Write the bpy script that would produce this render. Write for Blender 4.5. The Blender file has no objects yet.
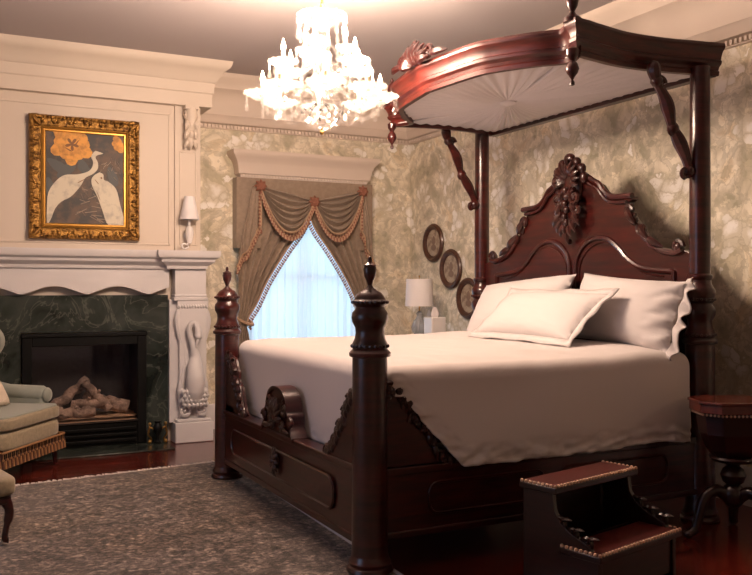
import bpy, bmesh, math, random
from mathutils import Vector, Matrix, Quaternion, noise
PI = math.pi
S = bpy.context.scene
C = S.collection
random.seed(7)

# ------------------------------------------------------------------ camera, world, light, exposure
cam = bpy.data.objects.new('camera', bpy.data.cameras.new('camera')); C.objects.link(cam)
cam.location = (0, 0, 1.25); cam.rotation_euler = (math.radians(90), 0, math.radians(-26.7))
cam.data.lens = 867 / 752 * 36; cam.data.sensor_width = 36; cam.data.clip_start = .05
S.camera = cam
S.view_settings.view_transform = 'Standard'; S.view_settings.look = 'None'
S.view_settings.gamma = 1; S.view_settings.use_curve_mapping = False
S.view_settings.exposure = 0.22
w = bpy.data.worlds.new('world'); S.world = w; w.use_nodes = True
w.node_tree.nodes['Background'].inputs[0].default_value = (.45, .65, 1, 1)
w.node_tree.nodes['Background'].inputs[1].default_value = 1.0

def area(name, loc, rot, sx, sy, power, col):
    d = bpy.data.lights.new(name, 'AREA'); d.shape = 'RECTANGLE'; d.size = sx; d.size_y = sy
    d.energy = power; d.color = col
    o = bpy.data.objects.new(name, d); C.objects.link(o); o.location = loc; o.rotation_euler = rot
    return o
area('daylight_behind_curtains', (3.02, 7.95, 1.5), (math.radians(-90), 0, 0), 1.3, 2.2, 18, (.58, .84, .97))
area('daylight_left_window', (-2.5, 3.2, 1.5), (0, math.radians(-90), 0), 1.7, 1.9, 11, (.50, .60, 1))

# ------------------------------------------------------------------ materials
MATS = {}
def mat(name, col, rough=.5, metal=0., coat=0., bump=None, var=None, spec=.5, sheen=0., trans=0.):
    """plain principled with optional noise colour variation and bump"""
    if name in MATS: return MATS[name]
    m = bpy.data.materials.new(name); m.use_nodes = True; MATS[name] = m
    nt = m.node_tree; N = nt.nodes; L = nt.links; b = N['Principled BSDF']
    b.inputs['Base Color'].default_value = (*col, 1); b.inputs['Roughness'].default_value = rough
    b.inputs['Metallic'].default_value = metal; b.inputs['Coat Weight'].default_value = coat
    b.inputs['Coat Roughness'].default_value = .12
    b.inputs['Specular IOR Level'].default_value = spec; b.inputs['Sheen Weight'].default_value = sheen
    b.inputs['Transmission Weight'].default_value = trans
    tc = N.new('ShaderNodeTexCoord')
    if var:   # (colour2, scale vec, contrast)
        mp = N.new('ShaderNodeMapping'); mp.inputs['Scale'].default_value = var[1]
        L.new(tc.outputs['Object'], mp.inputs[0])
        n = N.new('ShaderNodeTexNoise'); n.inputs['Scale'].default_value = 1; n.inputs['Detail'].default_value = 6
        n.inputs['Roughness'].default_value = .6
        L.new(mp.outputs[0], n.inputs['Vector'])
        r = N.new('ShaderNodeValToRGB'); r.color_ramp.elements[0].position = var[2][0]; r.color_ramp.elements[1].position = var[2][1]
        r.color_ramp.elements[0].color = (*col, 1); r.color_ramp.elements[1].color = (*var[0], 1)
        L.new(n.outputs[0], r.inputs[0]); L.new(r.outputs[0], b.inputs['Base Color'])
    if bump:  # (scale, strength, distance)
        n2 = N.new('ShaderNodeTexNoise'); n2.inputs['Scale'].default_value = bump[0]; n2.inputs['Detail'].default_value = 4
        L.new(tc.outputs['Object'], n2.inputs['Vector'])
        bp = N.new('ShaderNodeBump'); bp.inputs['Strength'].default_value = bump[1]; bp.inputs['Distance'].default_value = bump[2]
        L.new(n2.outputs[0], bp.inputs['Height']); L.new(bp.outputs[0], b.inputs['Normal'])
    return m

mahog = mat('mahogany', (.018, .0021, .0018), .30, coat=.35, var=((.064, .0068, .0048), (3, 3, 26), (.35, .7)))
mahog_shaded = mat('shaded_mahogany', (.010, .0014, .0012), .3, coat=.2, var=((.026, .0034, .0026), (5, 5, 40), (.35, .7)))  # mahogany copy with shade put into its colour, mainly for steps and table
mahog_h = mat('mahogany_level_grain', (.018, .0022, .0018), .32, coat=.25, var=((.062, .0068, .0045), (5, 5, 40), (.35, .7)))
carved = mat('carved_mahogany', (.020, .004, .003), .32, coat=.3, bump=(60, .5, .006), var=((.055, .010, .007), (20, 20, 20), (.4, .7)))
brownwood = mat('brown_wood', (.06, .022, .012), .4, coat=.2, var=((.10, .04, .02), (8, 8, 40), (.4, .7)))
cream = mat('cream_paint', (.64, .55, .46), .55, bump=(8, .05, .01))
whitep = mat('white_mantel_paint', (.64, .61, .61), .45, bump=(14, .08, .01))
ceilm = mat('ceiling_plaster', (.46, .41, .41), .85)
covem = mat('cornice_plaster', (.66, .56, .48), .6)
linen = mat('white_linen', (.72, .66, .64), .85, bump=(220, .15, .003), sheen=.2, spec=.2)
linen2 = mat('pillow_linen', (.66, .615, .605), .85, bump=(150, .2, .004), sheen=.2, spec=.2)
liningm = mat('pleated_voile', (.74, .70, .70), .8, spec=.2)
taupe = mat('taupe_damask', (.27, .20, .145), .65, sheen=.2, bump=(120, .2, .003), var=((.34, .26, .19), (25, 25, 25), (.4, .7)))
goldfr = mat('fringe_gold', (.46, .30, .19), .6, bump=(200, .4, .004))
rustfr = mat('fringe_rust', (.26, .10, .06), .6, bump=(200, .4, .004))
gilt = mat('gilt', (.36, .19, .045), .38, metal=.75, bump=(70, .8, .01), var=((.10, .045, .012), (30, 30, 30), (.45, .62)))
giltb = mat('bright_gilt', (.45, .23, .045), .32, metal=.7, bump=(60, .2, .004))
blackm = mat('black_metal', (.004, .004, .004), .5, spec=.2)
chrome = mat('grey_metal', (.16, .15, .15), .3, metal=1)
sootm = mat('soot_firebrick', (.05, .042, .04), .8, bump=(30, .3, .01))
logm = mat('ceramic_log', (.52, .36, .26), .9, bump=(30, 1., .02), var=((.22, .15, .11), (12, 12, 12), (.42, .62)))
embm = mat('sand_bed', (.60, .38, .22), .9, bump=(60, .6, .01))
brass = mat('brass', (.55, .33, .10), .3, metal=1)
chairf = mat('olive_damask', (.25, .20, .125), .75, sheen=.3, bump=(160, .3, .004), var=((.31, .25, .16), (45, 45, 45), (.42, .6)))
chairg = mat('grey_green_velvet', (.27, .29, .25), .8, sheen=.4, bump=(160, .2, .003))
lacem = mat('lace', (.62, .52, .42), .9, bump=(60, .8, .01))
shadem = mat('lamp_shade', (.80, .76, .76), .8, sheen=.1)
porc = mat('white_porcelain', (.78, .74, .72), .25, coat=.3)
leatherm = mat('red_leather', (.075, .008, .005), .38, coat=.15, bump=(80, .2, .003))
nailm = mat('brass_nailhead', (.85, .58, .42), .4, metal=.5)
p_bg = mat('painting_ground', (.055, .050, .048), .6, var=((.13, .085, .06), (9, 9, 9), (.45, .6)))
p_bird = mat('painted_white_feathers', (.62, .56, .44), .6, var=((.40, .36, .30), (14, 14, 14), (.5, .7)))
p_flow = mat('painted_amber_petals', (.70, .33, .06), .6, var=((.42, .19, .04), (22, 22, 22), (.45, .65)))
p_dark = mat('painted_dark_centre', (.20, .09, .03), .6)
p_leaf = mat('painted_slate_leaf', (.085, .09, .09), .6)
p_tw = mat('painted_pale_twigs', (.34, .26, .19), .6)
ovalfig = mat('oval_figure', (.22, .15, .11), .7)
ovalart = mat('oval_print', (.42, .34, .25), .6, var=((.24, .17, .12), (18, 18, 18), (.45, .6)))

def nodes_mat(name):
    m = bpy.data.materials.new(name); m.use_nodes = True; MATS[name] = m
    return m, m.node_tree.nodes, m.node_tree.links, m.node_tree.nodes['Principled BSDF']
def ramp(N, stops):
    r = N.new('ShaderNodeValToRGB'); e = r.color_ramp.elements
    while len(e) < len(stops): e.new(.5)
    for k, (p, c) in enumerate(stops): e[k].position = p; e[k].color = (*c, 1) if len(c) == 3 else c
    return r
def mix(N, L, fac, a, b, bt='MIX'):
    m = N.new('ShaderNodeMix'); m.data_type = 'RGBA'; m.blend_type = bt
    for s, v in ((0, fac), (6, a), (7, b)):
        if hasattr(v, 'type') and not isinstance(v, (tuple, float, int)): L.new(v, m.inputs[s])
        else: m.inputs[s].default_value = v if s == 0 else (*v, 1)
    return m.outputs[2]

def wallpaper():
    m, N, L, b = nodes_mat('floral_wallpaper')
    tc = N.new('ShaderNodeTexCoord')
    def noise_(scale, det, vec, rough=.5):
        n = N.new('ShaderNodeTexNoise'); n.inputs['Scale'].default_value = scale; n.inputs['Detail'].default_value = det; n.inputs['Roughness'].default_value = rough
        L.new(vec, n.inputs['Vector']); return n
    def warp(vec, n, amt):
        mm = N.new('ShaderNodeVectorMath'); mm.operation = 'MULTIPLY_ADD'; mm.inputs[1].default_value = (amt, amt, amt)
        L.new(n.outputs['Color'], mm.inputs[0]); L.new(vec, mm.inputs[2]); return mm.outputs[0]
    def voro(scale, vec, feature='F1'):
        v = N.new('ShaderNodeTexVoronoi'); v.feature = feature; v.inputs['Scale'].default_value = scale; L.new(vec, v.inputs['Vector']); return v
    def math_(op, x, y):
        q = N.new('ShaderNodeMath'); q.operation = op
        for i, v in enumerate((x, y)):
            if isinstance(v, (int, float)): q.inputs[i].default_value = v
            else: L.new(v, q.inputs[i])
        return q.outputs[0]
    O = tc.outputs['Object']
    w1 = warp(O, noise_(3.0, 2, O), .30); w2 = warp(w1, noise_(13, 3, O, .6), .07); w3 = warp(w2, noise_(34, 2, O, .6), .035)
    big = voro(2.9, w2); petals = voro(9.5, w3); pedge = voro(9.5, w3, 'DISTANCE_TO_EDGE'); small = voro(21, w3); sedge = voro(21, w3, 'DISTANCE_TO_EDGE')
    gr = ramp(N, [(.36, (.53, .485, .36)), (.46, (.70, .63, .50)), (.56, (.86, .79, .66)), (.68, (.72, .61, .44))]); L.new(noise_(5, 5, w1).outputs[0], gr.inputs[0])
    # every leaf or petal has its own tone
    tone = ramp(N, [(0, (.66, .66, .62)), (.5, (.92, .91, .89)), (1, (1.1, 1.1, 1.08))]); sep = N.new('ShaderNodeSeparateColor'); L.new(small.outputs['Color'], sep.inputs[0]); L.new(sep.outputs[0], tone.inputs[0])
    ground = mix(N, L, .75, gr.outputs[0], tone.outputs[0], 'MULTIPLY')
    pr = ramp(N, [(0, (.97, .94, .90)), (.35, (.94, .90, .84)), (.60, (.72, .66, .54))]); L.new(petals.outputs['Distance'], pr.inputs[0])
    sep2 = N.new('ShaderNodeSeparateColor'); L.new(petals.outputs['Color'], sep2.inputs[0]); t2 = ramp(N, [(0, (.80, .79, .75)), (1, (1, 1, 1))]); L.new(sep2.outputs[0], t2.inputs[0])
    blossom = mix(N, L, .8, pr.outputs[0], t2.outputs[0], 'MULTIPLY')
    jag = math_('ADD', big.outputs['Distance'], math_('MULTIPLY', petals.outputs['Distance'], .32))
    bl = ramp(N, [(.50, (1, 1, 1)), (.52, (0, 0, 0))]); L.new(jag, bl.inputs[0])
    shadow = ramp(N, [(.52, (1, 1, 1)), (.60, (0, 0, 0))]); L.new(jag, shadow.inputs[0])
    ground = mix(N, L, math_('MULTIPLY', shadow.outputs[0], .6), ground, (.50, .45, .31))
    c = mix(N, L, bl.outputs[0], ground, blossom)
    e1 = ramp(N, [(0, (1, 1, 1)), (.05, (0, 0, 0))]); L.new(pedge.outputs['Distance'], e1.inputs[0])
    c = mix(N, L, math_('MULTIPLY', e1.outputs[0], .6), c, (.46, .41, .30))
    e2 = ramp(N, [(0, (1, 1, 1)), (.06, (0, 0, 0))]); L.new(sedge.outputs['Distance'], e2.inputs[0])
    spr = ramp(N, [(.50, (0, 0, 0)), (.60, (1, 1, 1))]); L.new(noise_(7, 2, w1).outputs[0], spr.inputs[0])
    c = mix(N, L, math_('MULTIPLY', math_('MULTIPLY', e2.outputs[0], spr.outputs[0]), .5), c, (.40, .33, .22))
    L.new(c, b.inputs['Base Color']); b.inputs['Roughness'].default_value = .75
    return m
wallp = wallpaper()

def planks():
    m, N, L, b = nodes_mat('red_floorboards')
    tc = N.new('ShaderNodeTexCoord')
    br = N.new('ShaderNodeTexBrick'); br.inputs['Scale'].default_value = 1
    br.inputs['Brick Width'].default_value = 1.6; br.inputs['Row Height'].default_value = .07; br.inputs['Mortar Size'].default_value = .0012
    br.inputs['Color1'].default_value = (.085, .008, .004, 1); br.inputs['Color2'].default_value = (.13, .013, .006, 1); br.inputs['Mortar'].default_value = (.02, .003, .002, 1)
    L.new(tc.outputs['Object'], br.inputs['Vector'])
    n = N.new('ShaderNodeTexNoise'); n.inputs['Scale'].default_value = 1; n.inputs['Detail'].default_value = 6
    mp = N.new('ShaderNodeMapping'); mp.inputs['Scale'].default_value = (3, 60, 1); L.new(tc.outputs['Object'], mp.inputs[0]); L.new(mp.outputs[0], n.inputs['Vector'])
    c = mix(N, L, .35, br.outputs[0], n.outputs[0], 'MULTIPLY')
    L.new(c, b.inputs['Base Color']); b.inputs['Roughness'].default_value = .22; b.inputs['Coat Weight'].default_value = .3
    return m
floorm = planks()

def rugmat():
    m, N, L, b = nodes_mat('mottled_wool_rug')
    tc = N.new('ShaderNodeTexCoord')
    n1 = N.new('ShaderNodeTexNoise'); n1.inputs['Scale'].default_value = 1.1; n1.inputs['Detail'].default_value = 2
    n2 = N.new('ShaderNodeTexNoise'); n2.inputs['Scale'].default_value = 42; n2.inputs['Detail'].default_value = 6; n2.inputs['Roughness'].default_value = .8
    v = N.new('ShaderNodeTexVoronoi'); v.inputs['Scale'].default_value = 6
    for q in (n1, n2, v): L.new(tc.outputs['Object'], q.inputs['Vector'])
    r1 = ramp(N, [(.42, (.14, .085, .045)), (.58, (.19, .165, .165))]); L.new(n1.outputs[0], r1.inputs[0])
    r2 = ramp(N, [(.40, (.010, .007, .006)), (.5, (.11, .08, .06)), (.62, (.42, .34, .28))]); L.new(n2.outputs[0], r2.inputs[0])
    c = mix(N, L, .72, r1.outputs[0], r2.outputs[0])
    r3 = ramp(N, [(.10, (.45, .38, .33)), (.40, (1, 1, 1))]); L.new(v.outputs['Distance'], r3.inputs[0])
    c = mix(N, L, .7, c, r3.outputs[0], 'MULTIPLY')
    n4 = N.new('ShaderNodeTexNoise'); n4.inputs['Scale'].default_value = 5.5; n4.inputs['Detail'].default_value = 3; n4.inputs['Distortion'].default_value = 3.0
    L.new(tc.outputs['Object'], n4.inputs['Vector'])
    r4 = ramp(N, [(.455, (0, 0, 0)), (.475, (.6, .6, .6)), (.50, (0, 0, 0)), (.54, (0, 0, 0)), (.56, (.45, .45, .45)), (.58, (0, 0, 0))]); L.new(n4.outputs[0], r4.inputs[0])
    c = mix(N, L, r4.outputs[0], c, (.36, .29, .24))
    v6 = N.new('ShaderNodeTexVoronoi'); v6.inputs['Scale'].default_value = 48; L.new(tc.outputs['Object'], v6.inputs['Vector'])
    s6 = N.new('ShaderNodeSeparateColor'); L.new(v6.outputs['Color'], s6.inputs[0]); r6 = ramp(N, [(.1, (.30, .28, .26)), (.55, (.85, .84, .83)), (.85, (1.5, 1.45, 1.4)), (1, (2.3, 2.2, 2.1))]); L.new(s6.outputs[0], r6.inputs[0])
    c = mix(N, L, .75, c, r6.outputs[0], 'MULTIPLY')
    n5 = N.new('ShaderNodeTexNoise'); n5.inputs['Scale'].default_value = 8; n5.inputs['Detail'].default_value = 4; L.new(tc.outputs['Object'], n5.inputs['Vector'])
    r5 = ramp(N, [(.38, (.45, .42, .40)), (.52, (1, 1, 1))]); L.new(n5.outputs[0], r5.inputs[0]); c = mix(N, L, .8, c, r5.outputs[0], 'MULTIPLY')
    L.new(c, b.inputs['Base Color']); b.inputs['Roughness'].default_value = .95; b.inputs['Sheen Weight'].default_value = .25
    bp = N.new('ShaderNodeBump'); bp.inputs['Strength'].default_value = .8; bp.inputs['Distance'].default_value = .012
    L.new(n2.outputs[0], bp.inputs['Height']); L.new(bp.outputs[0], b.inputs['Normal'])
    return m
rugm = rugmat()

def marble():
    m, N, L, b = nodes_mat('green_marble')
    tc = N.new('ShaderNodeTexCoord')
    n1 = N.new('ShaderNodeTexNoise'); n1.inputs['Scale'].default_value = 3; n1.inputs['Detail'].default_value = 8; n1.inputs['Distortion'].default_value = 1.2
    n2 = N.new('ShaderNodeTexNoise'); n2.inputs['Scale'].default_value = 2.6; n2.inputs['Detail'].default_value = 10; n2.inputs['Distortion'].default_value = 2.4
    for q in (n1, n2): L.new(tc.outputs['Object'], q.inputs['Vector'])
    r1 = ramp(N, [(.35, (.010, .014, .012)), (.65, (.042, .052, .045))]); L.new(n1.outputs[0], r1.inputs[0])
    r2 = ramp(N, [(.482, (0, 0, 0)), (.50, (.34, .34, .34)), (.518, (0, 0, 0))]); L.new(n2.outputs[0], r2.inputs[0])
    c = mix(N, L, r2.outputs[0], r1.outputs[0], (.19, .20, .17))
    L.new(c, b.inputs['Base Color']); b.inputs['Roughness'].default_value = .22
    return m
marblem = marble()

def shader_mix(name, parts):
    """parts: list of (weight, kind, colour, roughness) mixed in turn"""
    m = bpy.data.materials.new(name); m.use_nodes = True; MATS[name] = m
    N, L = m.node_tree.nodes, m.node_tree.links; N.remove(N['Principled BSDF']); out = N['Material Output']
    prev = None; tot = 0
    for wgt, kind, col, ro in parts:
        s = N.new({'D': 'ShaderNodeBsdfDiffuse', 'L': 'ShaderNodeBsdfTranslucent', 'T': 'ShaderNodeBsdfTransparent', 'G': 'ShaderNodeBsdfAnisotropic'}[kind])
        s.inputs['Color'].default_value = (*col, 1)
        if kind == 'G': s.inputs['Roughness'].default_value = ro
        if prev is None: prev = s.outputs[0]; tot = wgt; continue
        tot += wgt; x = N.new('ShaderNodeMixShader'); x.inputs[0].default_value = wgt / tot
        L.new(prev, x.inputs[1]); L.new(s.outputs[0], x.inputs[2]); prev = x.outputs[0]
    L.new(prev, out.inputs[0]); return m
crystal = shader_mix('cut_crystal', [(.90, 'T', (1, 1, 1), 0), (.004, 'L', (1, .97, .94), 0), (.004, 'D', (1, .97, .94), 0), (.06, 'G', (1, 1, 1), .06)])
sheerm = shader_mix('sheer_voile', [(.18, 'T', (1, 1, 1), 0), (.50, 'L', (.9, .95, 1), 0), (.32, 'D', (.85, .9, .95), 0)])
paneg = shader_mix('window_glass', [(.9, 'T', (1, 1, 1), 0), (.1, 'G', (1, 1, 1), .02)])
fireglass = shader_mix('fire_glass', [(.93, 'T', (.95, .95, .97), 0), (.07, 'G', (.6, .6, .65), .05)])
dishm = shader_mix('frosted_crystal', [(.84, 'T', (1, 1, 1), 0), (.035, 'L', (1, .96, .90), 0), (.025, 'D', (1, .96, .90), 0), (.10, 'G', (1, 1, 1), .06)])
dropm = shader_mix('drop_crystal', [(.90, 'T', (1, 1, 1), 0), (.01, 'L', (1, .96, .90), 0), (.01, 'D', (1, .96, .90), 0), (.08, 'G', (1, 1, 1), .05)])
def emis(name, col, st):
    m = bpy.data.materials.new(name); m.use_nodes = True; N, L = m.node_tree.nodes, m.node_tree.links
    N['Principled BSDF'].inputs['Emission Color'].default_value = (*col, 1); N['Principled BSDF'].inputs['Emission Strength'].default_value = st
    return m
bulbm = emis('lit_bulb', (1, .72, .45), 14)

# ------------------------------------------------------------------ helpers
def W(o):
    m = Matrix.Identity(4)
    while o is not None:
        m = o.matrix_basis @ m; o = o.parent
    return m
def V(*a): return Vector(a)

class MB:
    """collects shapes in WORLD coordinates; build() links them as one mesh object"""
    def __init__(s, M=None): s.b = bmesh.new(); s.M = M or Matrix.Identity(4); s.mi = 0
    def _fin(s, vs, fs):
        for v in vs: v.co = s.M @ v.co
        for f in fs: f.material_index = s.mi
    def grid(s, rows, closeU=False, closeV=False, cap=False):
        """rows: list of rows of points"""
        R = [[s.b.verts.new(Vector(p)) for p in r] for r in rows]; fs = []
        n, m = len(R), len(R[0])
        for i in range(n if closeU else n - 1):
            for j in range(m if closeV else m - 1):
                a, b_, c_, d = R[i][j], R[i][(j + 1) % m], R[(i + 1) % n][(j + 1) % m], R[(i + 1) % n][j]
                try: fs.append(s.b.faces.new((a, b_, c_, d)))
                except ValueError: pass
        if cap and closeV and not closeU:
            for r in (R[0], list(reversed(R[-1]))):
                try: fs.append(s.b.faces.new(list(reversed(r))))
                except ValueError: pass
        s._fin([v for r in R for v in r], fs); return R
    def box(s, x0, x1, y0, y1, z0, z1, M=None):
        p = [V(x, y, z) for z in (z0, z1) for x, y in ((x0, y0), (x1, y0), (x1, y1), (x0, y1))]
        if M: p = [M @ q for q in p]
        v = [s.b.verts.new(q) for q in p]
        f = [s.b.faces.new([v[i] for i in q]) for q in ((3, 2, 1, 0), (4, 5, 6, 7), (0, 1, 5, 4), (1, 2, 6, 5), (2, 3, 7, 6), (3, 0, 4, 7))]
        s._fin(v, f)
    def lathe(s, prof, c=(0, 0, 0), seg=24, axis='z', sc=(1, 1)):
        """prof: (radius, height) pairs"""
        rows = []
        for r, h in prof:
            r = max(r, .0004); row = []
            for k in range(seg):
                a = 2 * PI * k / seg; u, v = r * math.cos(a) * sc[0], r * math.sin(a) * sc[1]
                row.append({'z': (c[0] + u, c[1] + v, c[2] + h), 'x': (c[0] + h, c[1] + u, c[2] + v), 'y': (c[0] + u, c[1] + h, c[2] + v)}[axis])
            rows.append(row)
        s.grid(rows, closeV=True, cap=True)
    def tube(s, pts, rad, seg=8, cap=True, flat=1.):
        pts = [Vector(p) for p in pts]; n = len(pts)
        if not isinstance(rad, (list, tuple)): rad = [rad] * n
        rows = []; up = None
        for i, p in enumerate(pts):
            t = (pts[min(i + 1, n - 1)] - pts[max(i - 1, 0)])
            t = t.normalized() if t.length > 1e-9 else V(0, 0, 1)
            if up is None:
                up = t.orthogonal().normalized()
            up = (up - t * up.dot(t)); up = up.normalized() if up.length > 1e-6 else t.orthogonal().normalized()
            sd = t.cross(up)
            rows.append([p + (up * math.cos(2 * PI * k / seg) * flat + sd * math.sin(2 * PI * k / seg)) * max(rad[i], .0004) for k in range(seg)])
        s.grid(rows, closeV=True, cap=cap)
    def ball(s, c, r, seg=12, M=None):
        """ellipsoid, r = scalar or triple, optional rotation"""
        if not isinstance(r, (tuple, list)): r = (r, r, r)
        rows = []
        nn = max(4, seg // 2)
        for i in range(nn + 1):
            th = PI * i / nn; th = min(max(th, .03), PI - .03); row = []
            for k in range(seg):
                a = 2 * PI * k / seg
                q = V(r[0] * math.sin(th) * math.cos(a), r[1] * math.sin(th) * math.sin(a), -r[2] * math.cos(th))
                if M: q = M @ q
                row.append(q + Vector(c))
            rows.append(row)
        s.grid(rows, closeV=True, cap=True)
    def prism(s, outline, plane, d0, d1):
        """outline 2D polygon; plane 'yz' (depth x), 'xz' (depth y), 'xy' (depth z)"""
        f = {'yz': lambda a, b_, d: (d, a, b_), 'xz': lambda a, b_, d: (a, d, b_), 'xy': lambda a, b_, d: (a, b_, d)}[plane]
        A = [s.b.verts.new(f(a, b_, d0)) for a, b_ in outline]; B = [s.b.verts.new(f(a, b_, d1)) for a, b_ in outline]
        n = len(A); fs = [s.b.faces.new(A), s.b.faces.new(list(reversed(B)))]
        for i in range(n): fs.append(s.b.faces.new((A[i], B[i], B[(i + 1) % n], A[(i + 1) % n])))
        s._fin(A + B, fs)
    def sweep(s, prof, path, closed=False, lim=.2):
        """prof (out, z); path list of (x, y); out is to the right of travel"""
        P_ = [Vector((p[0], p[1])) for p in path]; n = len(P_); rings = []
        for i in range(n):
            d0 = (P_[i] - P_[i - 1]) if (i > 0 or closed) else None
            d1 = (P_[(i + 1) % n] - P_[i]) if (i < n - 1 or closed) else None
            nr = [Vector((d.y, -d.x)).normalized() for d in (d0, d1) if d is not None]
            if len(nr) == 2:
                a = nr[0] + nr[1]; a = a.normalized(); a = a / max(lim, a.dot(nr[0]))
            else: a = nr[0]
            rings.append([(P_[i].x + a.x * o, P_[i].y + a.y * o, z) for o, z in prof])
        s.grid(rings, closeU=closed, closeV=True, cap=not closed)
    def scroll(s, c, U, Vv, r0, turns, rad, start=0., seg=6, sgn=1, n=22):
        """tapering spiral in the plane U,V"""
        U, Vv, c = Vector(U), Vector(Vv), Vector(c); pts = []; rr = []
        for i in range(n + 1):
            t = i / n; a = start + sgn * t * turns * 2 * PI; r = r0 * (1 - .85 * t)
            pts.append(c + U * (r * math.cos(a)) + Vv * (r * math.sin(a))); rr.append(rad * (1 - .35 * t))
        s.tube(pts, rr, seg); s.ball(c, rad * 1.1, 8)
    def leaf(s, a, b_, wid, N_, bulge=.4):
        """pointed leaf from a to b, width wid, normal N_"""
        a, b_, N_ = Vector(a), Vector(b_), Vector(N_).normalized(); t = b_ - a; L_ = t.length; t.normalize(); sd = t.cross(N_)
        rows = []
        for i in range(8):
            q = i / 7; ww = wid * math.sin(PI * (q * .85 + .1)) ** .8 * (1 - .15 * q)
            ce = a + t * (L_ * q) + N_ * (wid * .35 * math.sin(PI * q))
            rows.append([ce + sd * (ww / 2 * math.cos(k * PI / 3)) + N_ * (ww * bulge * math.sin(k * PI / 3) * (1.0 if k < 4 else .3)) for k in range(6)])
        s.grid(rows, closeV=True, cap=True)
    def build(s, name, m, parent=None, smooth=True, bevel=0., sub=0, angle=40, solid=0.):
        b = s.b
        bmesh.ops.recalc_face_normals(b, faces=b.faces)
        if parent is not None:
            inv = W(parent).inverted(); b.transform(inv)
        me = bpy.data.meshes.new(name); b.to_mesh(me); b.free()
        for q in (m if isinstance(m, (list, tuple)) else [m]): me.materials.append(q)
        o = bpy.data.objects.new(name, me); C.objects.link(o)
        if parent is not None: o.parent = parent
        if smooth:
            me.polygons.foreach_set('use_smooth', [True] * len(me.polygons))
            try: me.set_sharp_from_angle(angle=math.radians(angle))
            except Exception: pass
        if solid:
            k = o.modifiers.new('s', 'SOLIDIFY'); k.thickness = solid; k.offset = -1
        if bevel:
            k = o.modifiers.new('b', 'BEVEL'); k.width = bevel; k.segments = 2; k.limit_method = 'ANGLE'; k.angle_limit = math.radians(35)
        if sub:
            k = o.modifiers.new('u', 'SUBSURF'); k.levels = sub; k.render_levels = sub
        return o
def thing(name, label, cat, loc=(0, 0, 0), rz=0, group=None):
    o = bpy.data.objects.new(name, None); C.objects.link(o); o.empty_display_size = .1
    o.location = loc; o.rotation_euler = (0, 0, rz); return tag(o, label, cat, group)
def tag(o, label, cat, group=None, kind=None):
    o['label'] = label; o['category'] = cat
    if group: o['group'] = group
    if kind: o['kind'] = kind
    return o
def struct(o): o['kind'] = 'structure'; return o
def dup_tree(o, parent=None):
    c = o.copy(); C.objects.link(c); c.parent = parent
    for ch in list(o.children): dup_tree(ch, c)
    return c
def smooth_line(pts, n=6):
    """Catmull-Rom through 2D/3D points"""
    P_ = [Vector(p) for p in pts]; out = []
    for i in range(len(P_) - 1):
        p0, p1, p2, p3 = P_[max(i - 1, 0)], P_[i], P_[i + 1], P_[min(i + 2, len(P_) - 1)]
        for k in range(n):
            t = k / n
            out.append(.5 * ((2 * p1) + (p2 - p0) * t + (2 * p0 - 5 * p1 + 4 * p2 - p3) * t * t + (3 * p1 - p0 - 3 * p2 + p3) * t ** 3))
    out.append(P_[-1]); return out

# ------------------------------------------------------------------ the room
XL, XR, YB, YF, ZC = -2.3, 4.15, 7.5, -1.8, 3.1
m = MB(); m.box(XL - .2, XR + .2, YF - .2, YB + .2, -.1, 0); struct(m.build('floor', floorm, smooth=False))
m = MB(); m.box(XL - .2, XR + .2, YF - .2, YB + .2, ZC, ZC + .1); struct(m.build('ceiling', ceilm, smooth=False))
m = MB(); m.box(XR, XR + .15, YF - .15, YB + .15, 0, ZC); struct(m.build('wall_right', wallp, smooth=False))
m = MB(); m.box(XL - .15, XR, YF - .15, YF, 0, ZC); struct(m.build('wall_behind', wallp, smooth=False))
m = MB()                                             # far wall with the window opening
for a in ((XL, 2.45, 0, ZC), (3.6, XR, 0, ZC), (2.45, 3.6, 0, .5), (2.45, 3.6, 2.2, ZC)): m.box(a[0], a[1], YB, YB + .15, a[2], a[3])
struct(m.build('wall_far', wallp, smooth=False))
m = MB()                                             # left wall with its own window opening, out of the frame
for a in ((YF, 2.3, 0, ZC), (4.1, YB + .15, 0, ZC), (2.3, 4.1, 0, .55), (2.3, 4.1, 2.45, ZC)): m.box(XL - .15, XL, a[0], a[1], a[2], a[3])
struct(m.build('wall_left', cream, smooth=False))
def win(n, frame, glass):
    o = struct(frame.build('window_%d' % n, cream, smooth=False)); glass.build('pane', paneg, o, smooth=False); return o
m = MB(); g = MB()
for x in (2.45, 3.0, 3.56): m.box(x, x + .04, YB + .05, YB + .09, .5, 2.2)
for z in (.5, 1.33, 2.16): m.box(2.45, 3.6, YB + .052, YB + .088, z, z + .04)
g.box(2.47, 3.58, YB + .068, YB + .072, .52, 2.18); win(1, m, g)
m = MB(); g = MB()
for y in (2.3, 3.18, 4.05): m.box(XL - .09, XL - .05, y, y + .05, .55, 2.45)
for z in (.55, 1.48, 2.4): m.box(XL - .088, XL - .052, 2.3, 4.1, z, z + .05)
g.box(XL - .072, XL - .068, 2.32, 4.08, .57, 2.43); win(2, m, g)

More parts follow.
